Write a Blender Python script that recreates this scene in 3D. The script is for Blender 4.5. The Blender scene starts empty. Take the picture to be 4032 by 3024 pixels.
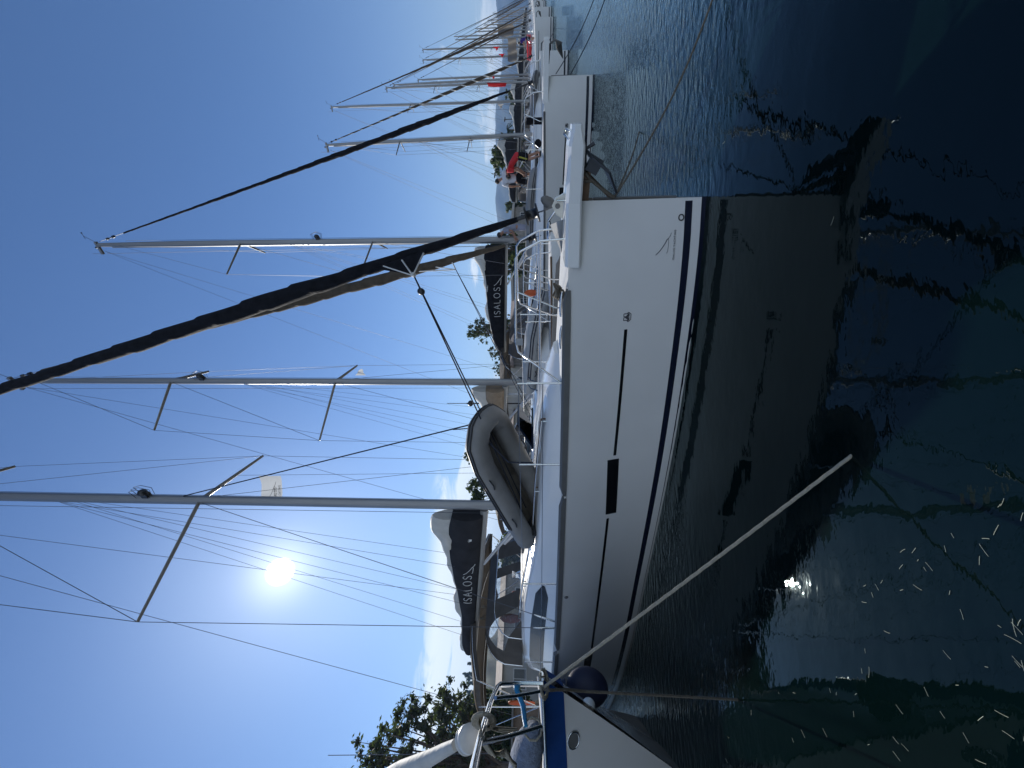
import bpy, math, random
import numpy as np
from mathutils import Vector, Matrix
R = math.radians
random.seed(7); rs = np.random.RandomState(5)
S = bpy.context.scene
# ------------------------------------------------------------------ camera
F = 1514.0; CH = 2.05; TH = math.atan(66 / F)
cd = bpy.data.cameras.new('camera'); cam = bpy.data.objects.new('camera', cd); S.collection.objects.link(cam)
cd.sensor_width = 36; cd.lens = F / 4032 * 36; cd.clip_start = 0.05; cd.clip_end = 20000
rt = Vector((1, 0, 0)); up = Vector((0, -math.sin(TH), math.cos(TH))); fw = Vector((0, math.cos(TH), math.sin(TH)))
cam.matrix_world = Matrix(((-up.x, rt.x, -fw.x, 0), (-up.y, rt.y, -fw.y, 0), (-up.z, rt.z, -fw.z, CH), (0, 0, 0, 1)))
S.camera = cam
# ------------------------------------------------------------------ world
def ray(px, py):
    u = (1512 - py) / F; v = (2016 - px) / F
    return rt * u + fw + up * v
def at(px, py, Y):
    r = ray(px, py); return Vector((0, 0, CH)) + r * (Y / r.y)
def atz(px, py, z):
    r = ray(px, py); return Vector((0, 0, CH)) + r * ((z - CH) / r.z)
SUN = ray(1103, 2251).normalized()
EL = math.asin(SUN.z); AZ = math.atan2(SUN.x, SUN.y)
w = bpy.data.worlds.new('World'); S.world = w; w.use_nodes = True
nt = w.node_tree; nt.nodes.clear(); N = nt.nodes.new; Lk = nt.links.new
out = N('ShaderNodeOutputWorld'); bg = N('ShaderNodeBackground'); Lk(bg.outputs[0], out.inputs[0]); bg.inputs[1].default_value = 0.1
sky = N('ShaderNodeTexSky'); sky.sky_type = 'NISHITA'; sky.sun_disc = False; sky.sun_elevation = EL; sky.sun_rotation = AZ
sky.air_density = 1.0; sky.dust_density = 0.25; sky.ozone_density = 2.2; sky.altitude = 0
tc = N('ShaderNodeTexCoord'); nrm = N('ShaderNodeVectorMath'); nrm.operation = 'NORMALIZE'; Lk(tc.outputs['Generated'], nrm.inputs[0])
def mth(op, a=None, b=None, c=None, clamp=False):
    n = N('ShaderNodeMath'); n.operation = op; n.use_clamp = clamp
    for i, x in enumerate((a, b, c)):
        if x is None: continue
        if isinstance(x, (int, float)): n.inputs[i].default_value = x
        else: Lk(x, n.inputs[i])
    return n.outputs[0]
def rng(x, a, b, c, d, smooth=True):
    n = N('ShaderNodeMapRange'); n.interpolation_type = 'SMOOTHSTEP' if smooth else 'LINEAR'
    Lk(x, n.inputs[0])
    for i, q in enumerate((a, b, c, d)): n.inputs[i + 1].default_value = q
    return n.outputs[0]
sep = N('ShaderNodeSeparateXYZ'); Lk(nrm.outputs[0], sep.inputs[0])
dp = N('ShaderNodeVectorMath'); dp.operation = 'DOT_PRODUCT'; Lk(nrm.outputs[0], dp.inputs[0]); dp.inputs[1].default_value = SUN
d = mth('MAXIMUM', dp.outputs['Value'], 0.0)
tint = N('ShaderNodeMix'); tint.data_type = 'RGBA'; tint.blend_type = 'MULTIPLY'; tint.inputs[0].default_value = 1.0
Lk(sky.outputs[0], tint.inputs[6]); tint.inputs[7].default_value = (0.44, 0.60, 0.81, 1)
# low clouds: noise stretched along the horizon, in direction space
mp = N('ShaderNodeMapping'); mp.inputs['Scale'].default_value = (3.2, 3.2, 13.0); mp.inputs['Location'].default_value = (1.3, 0.4, 0.2); Lk(nrm.outputs[0], mp.inputs[0])
cn = N('ShaderNodeTexNoise'); cn.inputs['Scale'].default_value = 1.5; cn.inputs['Detail'].default_value = 9; cn.inputs['Roughness'].default_value = 0.58; cn.inputs['Distortion'].default_value = 0.6
Lk(mp.outputs[0], cn.inputs['Vector'])
az_m = rng(sep.outputs[0], -0.05, -0.32, 0.0, 1.0)
thr = mth('ADD', rng(sep.outputs[2], 0.02, 0.25, 0.20, 0.50, False), mth('MULTIPLY', mth('SUBTRACT', 1.0, az_m), 0.24))
# unseen broken bright cloud, added away from the sun to lift the shaded hull
back = rng(sep.outputs[1], -0.1, -0.45, 0.0, 1.0); fill_cloud = mth('MULTIPLY', mth('MULTIPLY', back, rng(cn.outputs[0], 0.36, 0.52, 0.0, 1.0)), rng(sep.outputs[2], 0.75, 0.5, 0.0, 1.0))
cm = mth('SUBTRACT', cn.outputs[0], thr)
cmask = mth('MULTIPLY', rng(cm, 0.0, 0.11, 0.0, 0.9), rng(sep.outputs[2], 0.245, 0.20, 0.0, 1.0))
ccol = N('ShaderNodeMix'); ccol.data_type = 'RGBA'; Lk(cmask, ccol.inputs[0]); Lk(tint.outputs[2], ccol.inputs[6])
ccol.inputs[7].default_value = (7.6, 8.2, 8.8, 1)
fill_col = N('ShaderNodeMix'); fill_col.data_type = 'RGBA'; Lk(fill_cloud, fill_col.inputs[0]); Lk(ccol.outputs[2], fill_col.inputs[6]); fill_col.inputs[7].default_value = (6.2, 7.2, 8.6, 1)
hzf = mth('MULTIPLY', mth('POWER', 2.718, mth('MULTIPLY', mth('MAXIMUM', sep.outputs[2], 0.0), -8.0)), 0.85)
hzc = N('ShaderNodeMix'); hzc.data_type = 'RGBA'; Lk(hzf, hzc.inputs[0]); Lk(fill_col.outputs[2], hzc.inputs[6]); hzc.inputs[7].default_value = (4.7, 5.4, 5.7, 1)
# the sun's disc and its aureole, by direction
halo = mth('ADD', mth('MULTIPLY', mth('POWER', d, 60.0), 0.75), mth('MULTIPLY', mth('POWER', d, 700.0), 3.8))
disc = mth('MULTIPLY', rng(d, math.cos(R(1.6)), math.cos(R(0.5)), 0.0, 1.0), 40.0)
hs = mth('ADD', halo, disc)
hc = N('ShaderNodeMix'); hc.data_type = 'RGBA'; hc.blend_type = 'ADD'; hc.inputs[0].default_value = 1.0; Lk(hzc.outputs[2], hc.inputs[6])
hv = N('ShaderNodeVectorMath'); hv.operation = 'SCALE'; hv.inputs[0].default_value = (1.0, 0.97, 0.88); Lk(hs, hv.inputs[3]); Lk(hv.outputs[0], hc.inputs[7])
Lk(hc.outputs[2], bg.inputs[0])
sl = bpy.data.lights.new('sun', 'SUN'); sl.energy = 3.6; sl.angle = R(0.5); sl.color = (1, 0.95, 0.86)
so = bpy.data.objects.new('sun', sl); S.collection.objects.link(so); so.rotation_euler = SUN.to_track_quat('Z', 'Y').to_euler(); so.location = (0, 0, 60)
S.view_settings.view_transform = 'Standard'; S.view_settings.look = 'None'; S.view_settings.exposure = 0.55; S.view_settings.gamma = 1
S.render.engine = 'CYCLES'; S.cycles.max_bounces = 8; S.cycles.transparent_max_bounces = 24; S.cycles.caustics_reflective = False

# ------------------------------------------------------------------ materials
MATS = {}
def mat(name, col, rough=0.5, metal=0.0, var=0.12, scale=6.0, bump=0.0, bscale=40.0, spec=None, coat=0.0, stretch=None, alpha=None):
    m = bpy.data.materials.new(name); m.use_nodes = True; t = m.node_tree; b = t.nodes['Principled BSDF']
    b.inputs['Roughness'].default_value = rough; b.inputs['Metallic'].default_value = metal; b.inputs['Coat Weight'].default_value = coat
    if name.startswith(('canvas', 'cloth', 'rope')): b.inputs['Specular IOR Level'].default_value = .12
    if coat: b.inputs['Coat Roughness'].default_value = 0.08
    if spec is not None: b.inputs['Specular IOR Level'].default_value = spec
    c = t.nodes.new('ShaderNodeTexCoord'); v = c.outputs['Object']
    if stretch:
        mpp = t.nodes.new('ShaderNodeMapping'); mpp.inputs['Scale'].default_value = stretch; t.links.new(v, mpp.inputs[0]); v = mpp.outputs[0]
    n = t.nodes.new('ShaderNodeTexNoise'); n.inputs['Scale'].default_value = scale; n.inputs['Detail'].default_value = 6; t.links.new(v, n.inputs['Vector'])
    mr = t.nodes.new('ShaderNodeMapRange'); t.links.new(n.outputs[0], mr.inputs[0]); mr.inputs[1].default_value = 0.3; mr.inputs[2].default_value = 0.7
    mr.inputs[3].default_value = 1 - var; mr.inputs[4].default_value = 1 + var
    x = t.nodes.new('ShaderNodeVectorMath'); x.operation = 'SCALE'; x.inputs[0].default_value = col[:3]; t.links.new(mr.outputs[0], x.inputs[3]); t.links.new(x.outputs[0], b.inputs['Base Color'])
    if bump:
        n2 = t.nodes.new('ShaderNodeTexNoise'); n2.inputs['Scale'].default_value = bscale; n2.inputs['Detail'].default_value = 4; t.links.new(v, n2.inputs['Vector'])
        bu = t.nodes.new('ShaderNodeBump'); bu.inputs['Strength'].default_value = bump; bu.inputs['Distance'].default_value = 0.02; t.links.new(n2.outputs[0], bu.inputs['Height']); t.links.new(bu.outputs[0], b.inputs['Normal'])
    if alpha is not None: b.inputs['Alpha'].default_value = alpha
    MATS[name] = m; return m
mat('gelcoat', (.76, .76, .74), .22, var=.03, scale=1.5, coat=.5)
mat('gelcoat_cream', (.62, .6, .53), .25, var=.05, scale=2, coat=.4)
mat('deck', (.66, .65, .62), .6, var=.06, scale=5, bump=.15, bscale=160)
mat('black_gloss', (.006, .007, .009), .06, var=.1)
mat('window_dark', (.02, .017, .014), .12, spec=.18)
mat('anchor_grey', (.05, .055, .065), .5, .3)
mat('navy', (.01, .013, .03), .2, var=.1, scale=3, coat=.3)
mat('navy_matt', (.012, .02, .05), .6, var=.25, scale=3)
mat('rail_grey', (.12, .12, .115), .45, var=.1)
mat('teak', (.16, .1, .06), .7, var=.3, scale=12, stretch=(1, 8, 8))
mat('alloy', (.24, .245, .25), .42, .6, var=.08, scale=2, stretch=(6, 6, .6), bump=.05, bscale=6)
mat('alloy_light', (.5, .5, .5), .4, .4, var=.06, scale=2, stretch=(6, 6, .6))
mat('alloy_paint', (.3, .3, .29), .38, .3, var=.06, scale=2)
mat('steel', (.62, .62, .62), .14, 1.0, var=.05, bump=.02)
mat('wire', (.22, .23, .25), .4, .7, var=.1)
mat('wire_dark', (.06, .068, .085), .5, .2, var=.1)
mat('black_plastic', (.012, .012, .014), .4, var=.15)
mat('canvas_black', (.011, .0115, .015), .85, var=.35, scale=9, bump=.5, bscale=22)
mat('canvas_brown', (.085, .068, .05), .85, var=.2, scale=7, bump=.4, bscale=22)
mat('canvas_tan', (.26, .2, .14), .85, var=.15, scale=5, bump=.3, bscale=12)
mat('canvas_grey', (.028, .029, .033), .85, var=.22, scale=4, bump=.5, bscale=9)
mat('canvas_taupe', (.082, .074, .066), .85, var=.15, scale=4, bump=.3, bscale=9)
mat('canvas_blue', (.008, .05, .2), .8, var=.15, scale=4, bump=.2, bscale=12)
mat('sailcloth', (.5, .49, .45), .75, var=.1, scale=5, bump=.5, bscale=9)
mat('sail_edge', (.78, .75, .68), .7, var=.1, scale=8)
mat('rope', (.42, .38, .3), .85, var=.2, scale=60, bump=.8, bscale=150)
mat('rope_old', (.17, .15, .12), .9, var=.3, scale=60, bump=.8, bscale=150)
mat('rope_dark', (.03, .035, .05), .8, var=.2, scale=40)
mat('rope_blue', (.02, .06, .12), .8, var=.2, scale=40)
mat('hypalon', (.22, .215, .205), .55, var=.12, scale=4, bump=.12, bscale=30)
mat('hypalon_light', (.34, .35, .35), .5, var=.1, scale=4, bump=.1, bscale=30)
mat('hypalon_floor', (.15, .13, .1), .8, var=.55, scale=3, stretch=(1, 3, 1))
mat('rubber_dark', (.03, .03, .032), .6, var=.2)
mat('red', (.5, .015, .02), .7, var=.15); mat('orange', (.5, .09, .02), .6, var=.1)
mat('red_dark', (.22, .01, .015), .8, var=.2)
mat('skin', (.32, .17, .11), .55, var=.1); mat('skin_shade', (.2, .1, .07), .55, var=.1)
mat('hair', (.008, .006, .006), .6, var=.2, bump=.6, bscale=60)
mat('shirt_white', (.55, .56, .6), .85, var=.08, scale=5, bump=.4, bscale=14); mat('shirt_grey', (.26, .27, .34), .85, var=.1, bump=.4, bscale=14)
mat('cloth_black', (.01, .01, .013), .9, var=.2); mat('cloth_yellow', (.35, .33, .06), .9, var=.1); mat('cloth_purple', (.05, .03, .2), .9)
mat('cyan', (.01, .22, .42), .6, var=.2, bump=.5, bscale=30)
mat('fender_blue', (.006, .008, .03), .6, var=.2, bump=.1); mat('fender_grey', (.13, .16, .22), .9, var=.3, scale=14, bump=.9, bscale=60)
mat('wood', (.14, .1, .07), .7, var=.35, scale=8, stretch=(1, 1, 5))
mat('bark', (.13, .1, .08), .9, var=.35, scale=6, stretch=(3, 3, .6), bump=.6, bscale=12)
mat('stone', (.27, .25, .22), .9, var=.25, scale=2.5, bump=.5, bscale=6)
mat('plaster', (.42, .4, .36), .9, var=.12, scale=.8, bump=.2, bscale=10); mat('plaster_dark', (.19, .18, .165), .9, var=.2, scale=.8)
mat('tile', (.24, .19, .16), .85, var=.25, scale=2, bump=.4, bscale=8); mat('pane', (.03, .04, .05), .1, var=.2)
mat('paint_white', (.6, .6, .58), .4, var=.06); mat('ground', (.2, .18, .14), .95, var=.3, scale=.4, bump=.4, bscale=3)
mat('hill', (.04, .05, .035), .95, var=.45, scale=.02); mat('hill_near', (.04, .055, .025), .95, var=.45, scale=.06)
mat('straw', (.5, .5, .36), .5, var=.3, scale=3)
mat('red_brown', (.16, .035, .02), .6)
def leafmat(name, col, tr=(.09, .13, .02)):
    m = mat(name, col, .6, var=.45, scale=.9); t = m.node_tree; b = t.nodes['Principled BSDF']; o = t.nodes['Material Output']
    tl = t.nodes.new('ShaderNodeBsdfTranslucent'); tl.inputs[0].default_value = (*tr, 1); mx = t.nodes.new('ShaderNodeMixShader'); mx.inputs[0].default_value = .3
    t.links.new(b.outputs[0], mx.inputs[1]); t.links.new(tl.outputs[0], mx.inputs[2]); t.links.new(mx.outputs[0], o.inputs[0]); return m
leafmat('leaf', (.055, .075, .03)); leafmat('leaf_dark', (.03, .05, .02)); leafmat('leaf_euc', (.045, .05, .032)); leafmat('leaf_pale', (.1, .11, .06))
def clearmat():
    m = bpy.data.materials.new('clear_window'); m.use_nodes = True; t = m.node_tree; t.nodes.clear()
    o = t.nodes.new('ShaderNodeOutputMaterial'); g = t.nodes.new('ShaderNodeBsdfGlossy'); g.inputs['Roughness'].default_value = .12
    tr = t.nodes.new('ShaderNodeBsdfTransparent'); tr.inputs[0].default_value = (.86, .87, .86, 1); df = t.nodes.new('ShaderNodeBsdfTranslucent'); df.inputs[0].default_value = (.5, .48, .44, 1)
    n = t.nodes.new('ShaderNodeTexNoise'); n.inputs['Scale'].default_value = 5; n.inputs['Detail'].default_value = 5; n.inputs['Distortion'].default_value = 2
    c = t.nodes.new('ShaderNodeTexCoord'); t.links.new(c.outputs['Object'], n.inputs['Vector'])
    r = t.nodes.new('ShaderNodeMapRange'); t.links.new(n.outputs[0], r.inputs[0]); r.inputs[1].default_value = .35; r.inputs[2].default_value = .7; r.inputs[3].default_value = .12; r.inputs[4].default_value = .5
    m1 = t.nodes.new('ShaderNodeMixShader'); t.links.new(r.outputs[0], m1.inputs[0]); t.links.new(tr.outputs[0], m1.inputs[1]); t.links.new(df.outputs[0], m1.inputs[2])
    m2 = t.nodes.new('ShaderNodeMixShader'); m2.inputs[0].default_value = .1; t.links.new(m1.outputs[0], m2.inputs[1]); t.links.new(g.outputs[0], m2.inputs[2]); t.links.new(m2.outputs[0], o.inputs[0])
    MATS['clear'] = m
clearmat()
def flagmat(name, col):
    m = mat(name, col, .8, var=.08, scale=8); t = m.node_tree; b = t.nodes['Principled BSDF']; o = t.nodes['Material Output']
    tl = t.nodes.new('ShaderNodeBsdfTranslucent'); tl.inputs[0].default_value = (*[min(1, c * 1.1) for c in col], 1); mx = t.nodes.new('ShaderNodeMixShader'); mx.inputs[0].default_value = .55
    t.links.new(b.outputs[0], mx.inputs[1]); t.links.new(tl.outputs[0], mx.inputs[2]); t.links.new(mx.outputs[0], o.inputs[0])
flagmat('flag_white', (.52, .54, .56)); flagmat('flag_red', (.65, .02, .02)); flagmat('flag_grey', (.3, .3, .3)); flagmat('cloth_thin', (.2, .19, .175)); flagmat('sail_thin', (.5, .49, .46))

# ------------------------------------------------------------------ mesh helpers
class MB:
    def __init__(s): s.v = []; s.f = []; s.m = []; s.sm = []
    def add(s, vs, fs, mi=0, smooth=False):
        k = len(s.v); s.v += [tuple(p) for p in vs]; s.f += [[i + k for i in f] for f in fs]; s.m += [mi] * len(fs); s.sm += [smooth] * len(fs); return s
    def box(s, c, d, rz=0, mi=0, M=None, ry=0):
        q = Matrix.Rotation(rz, 4, 'Z') @ Matrix.Rotation(ry, 4, 'Y'); c = Vector(c); vs = []
        for x in (-1, 1):
            for y in (-1, 1):
                for z in (-1, 1): vs.append(c + q @ Vector((x * d[0] / 2, y * d[1] / 2, z * d[2] / 2)))
        if M: vs = [M @ p for p in vs]
        return s.add(vs, [(0, 1, 3, 2), (4, 6, 7, 5), (0, 4, 5, 1), (2, 3, 7, 6), (0, 2, 6, 4), (1, 5, 7, 3)], mi)
    def rings(s, rg, mi=0, caps=True, smooth=True, closed=True):
        n = len(rg[0]); vs = [p for r in rg for p in r]; fs = []
        for i in range(len(rg) - 1):
            for j in range(n if closed else n - 1):
                fs.append((i * n + j, i * n + (j + 1) % n, (i + 1) * n + (j + 1) % n, (i + 1) * n + j))
        s.add(vs, fs, mi, smooth)
        if caps and closed: s.add(rg[0], [tuple(range(n))[::-1]], mi); s.add(rg[-1], [tuple(range(n))], mi)
        return s
    def tube(s, pts, r, n=6, mi=0, caps=True, fl=1.0, upv=None, smooth=True):
        pts = [Vector(p) for p in pts]; rr = r if isinstance(r, (list, tuple)) else [r] * len(pts); rg = []
        pu = Vector(upv) if upv is not None else None
        for i, p in enumerate(pts):
            t = (pts[min(i + 1, len(pts) - 1)] - pts[max(i - 1, 0)])
            if t.length < 1e-9: t = Vector((0, 0, 1))
            t.normalize()
            if pu is None: pu = Vector((0, 0, 1)) if abs(t.z) < .9 else Vector((1, 0, 0))
            a = pu - t * pu.dot(t)
            if a.length < 1e-5: a = t.orthogonal()
            a.normalize(); b = t.cross(a); pu = a
            rg.append([p + a * (rr[i] * math.cos(2 * math.pi * k / n)) + b * (rr[i] * fl * math.sin(2 * math.pi * k / n)) for k in range(n)])
        return s.rings(rg, mi, caps, smooth)
    def grid(s, P, mi=0, smooth=True):
        n = len(P[0]); vs = [p for r in P for p in r]
        return s.add(vs, [(i * n + j, i * n + j + 1, (i + 1) * n + j + 1, (i + 1) * n + j) for i in range(len(P) - 1) for j in range(n - 1)], mi, smooth)
    def ell(s, c, r, n=10, m=8, mi=0, M=None):
        rg = []
        for i in range(m + 1):
            a = math.pi * i / m; a = min(max(a, .02), math.pi - .02)
            ring = [Vector((r[0] * math.sin(a) * math.cos(2 * math.pi * k / n), r[1] * math.sin(a) * math.sin(2 * math.pi * k / n), r[2] * math.cos(a))) for k in range(n)]
            rg.append([Vector(c) + (M @ p if M else p) for p in ring])
        return s.rings(rg, mi)
    def build(s, name, mats, parent=None, **kw):
        me = bpy.data.meshes.new(name); me.from_pydata(s.v, [], s.f); me.update()
        for q in (mats if isinstance(mats, (list, tuple)) else [mats]): me.materials.append(MATS[q])
        me.polygons.foreach_set('material_index', s.m); me.polygons.foreach_set('use_smooth', s.sm); me.update()
        o = bpy.data.objects.new(name, me); S.collection.objects.link(o)
        if parent is not None: o.parent = parent
        for k, q in kw.items(): o[k] = q
        return o
def thing(name, label, cat, loc=(0, 0, 0), rz=0.0, group=None):
    o = bpy.data.objects.new(name, None); S.collection.objects.link(o); o.location = loc; o.rotation_euler = (0, 0, rz); o.empty_display_size = .1
    o['label'] = label; o['category'] = cat
    if group: o['group'] = group
    return o
def hermite(xs, ys):
    n = len(xs); h = [xs[i + 1] - xs[i] for i in range(n - 1)]; dl = [(ys[i + 1] - ys[i]) / h[i] for i in range(n - 1)]
    mm = [dl[0]] + [0 if dl[i - 1] * dl[i] <= 0 else 2 * dl[i - 1] * dl[i] / (dl[i - 1] + dl[i]) for i in range(1, n - 1)] + [dl[-1]]
    def f(x):
        x = min(max(x, xs[0]), xs[-1]); i = 0
        while i < n - 2 and x > xs[i + 1]: i += 1
        t = (x - xs[i]) / h[i]
        return (2*t**3 - 3*t*t + 1) * ys[i] + (t**3 - 2*t*t + t) * h[i] * mm[i] + (-2*t**3 + 3*t*t) * ys[i+1] + (t**3 - t*t) * h[i] * mm[i+1]
    return f
TT = [0, .036, .096, .236, .42, .56, .71, 1]
DBF = hermite(TT, [.045, .2, .385, .645, .86, .96, 1, .93]); WBF = hermite(TT, [0, .115, .25, .48, .67, .80, .86, .80])

# stroke letters on a 1-high, ~0.7-wide box: lists of polylines
GL = {'I': [[(.1, 0), (.1, 1)]], 'L': [[(0, 1), (0, 0), (.5, 0)]], 'O': [[(.4 + .4 * math.cos(a / 12 * 2 * math.pi), .5 + .5 * math.sin(a / 12 * 2 * math.pi)) for a in range(13)]],
      'A': [[(0, 0), (.35, 1), (.7, 0)], [(.16, .36), (.54, .36)]], 'S': [[(.55, .85), (.4, .98), (.2, .97), (.06, .8), (.12, .62), (.35, .5), (.55, .36), (.56, .16), (.4, .02), (.18, .02), (.02, .16)]],
      'Y': [[(0, 1), (.33, .5), (.66, 1)], [(.33, .5), (.33, 0)]], 'C': [[(.65, .85), (.45, 1), (.2, .93), (.03, .65), (.03, .35), (.2, .07), (.45, 0), (.65, .15)]],
      'H': [[(0, 0), (0, 1)], [(.55, 0), (.55, 1)], [(0, .5), (.55, .5)]], 'T': [[(0, 1), (.6, 1)], [(.3, 1), (.3, 0)]], 'N': [[(0, 0), (0, 1), (.55, 0), (.55, 1)]],
      'G': [[(.65, .85), (.45, 1), (.2, .93), (.03, .65), (.03, .35), (.2, .07), (.45, 0), (.66, .12), (.66, .48), (.42, .48)]]}
SWOOSH = [[(0, .95), (.25, .62), (.55, .35), (.85, .12), (1.05, .02), (1.15, -.12)], [(1.15, -.12), (.9, -.16), (.55, -.14), (.2, -.1), (.08, -.02)], [(1.15, -.12), (1.35, -.3), (1.55, -.36)]]
def text_strokes(txt, gap=.40):
    x = 0; o = []
    for ch in txt:
        if ch == ' ': x += .5; continue
        o += [[(x + a, b) for a, b in pl] for pl in GL[ch]]; x += max(a for pl in GL[ch] for a, b in pl) + gap
    return o, x - gap
def ink(mb, strokes, fn, r, sub=3):
    for pl in strokes:
        pts = []
        for (a, b), (c, d_) in zip(pl[:-1], pl[1:]):
            for k in range(sub): pts.append(fn(a + (c - a) * k / sub, b + (d_ - b) * k / sub))
        pts.append(fn(*pl[-1])); mb.tube(pts, r, 4)

# ------------------------------------------------------------------ yachts
def genoa_mesh(p0, p1, rmid, turns, f0=.03, f1=.95, n=150, edge=1, seed=0, bell=None):
    n = int(n * 1.4)
    mb = MB(); p0 = Vector(p0); p1 = Vector(p1); ax = (p1 - p0); Ln = ax.length; t = ax.normalized(); a = t.orthogonal().normalized(); b = t.cross(a); k = 26; rg = []
    ph = [rs.uniform(0, 6.28) for _ in range(4)]
    bell = bell or hermite([0, .02, .06, .13, .22, .36, .6, 1], [.28, .4, .55, .85, 1.0, .92, .62, .3])
    for i in range(n + 1):
        u = i / n; q = f0 + (f1 - f0) * u; c = p0 + ax * q; r = rmid * bell(u) * (1 + .05 * math.sin(u * 40 + ph[0]) + .04 * math.sin(u * 23 + ph[1]))
        c = c - Vector((0, 0, 1)) * (math.sin(math.pi * q) * Ln * .006)
        w = 2 * math.pi * turns * u; ring = []
        for j in range(k):
            th = 2 * math.pi * j / k; dth = (th - w) % (2 * math.pi)
            rr = r * (1 + .26 * (1 - dth / (2 * math.pi)) + .05 * math.sin(3 * th + u * 60 + ph[2]))
            ring.append(c + a * (rr * math.cos(th)) + b * (rr * math.sin(th)))
        rg.append(ring)
    vs = [p for r in rg for p in r]; fs = []; mi = []
    for i in range(n):
        w = 2 * math.pi * turns * (i + .5) / n
        for j in range(k):
            th = 2 * math.pi * (j + .5) / k; dth = (th - w) % (2 * math.pi)
            fs.append((i * k + j, i * k + (j + 1) % k, (i + 1) * k + (j + 1) % k, (i + 1) * k + j)); mi.append(1 if (edge and dth > 2 * math.pi * (1 - 3.6 / k) and math.sin(u * 31 + seed) > -.7) else 0)
    mb.v = [tuple(p) for p in vs]; mb.f = [list(f) for f in fs]; mb.m = mi; mb.sm = [True] * len(fs)
    return mb

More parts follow.
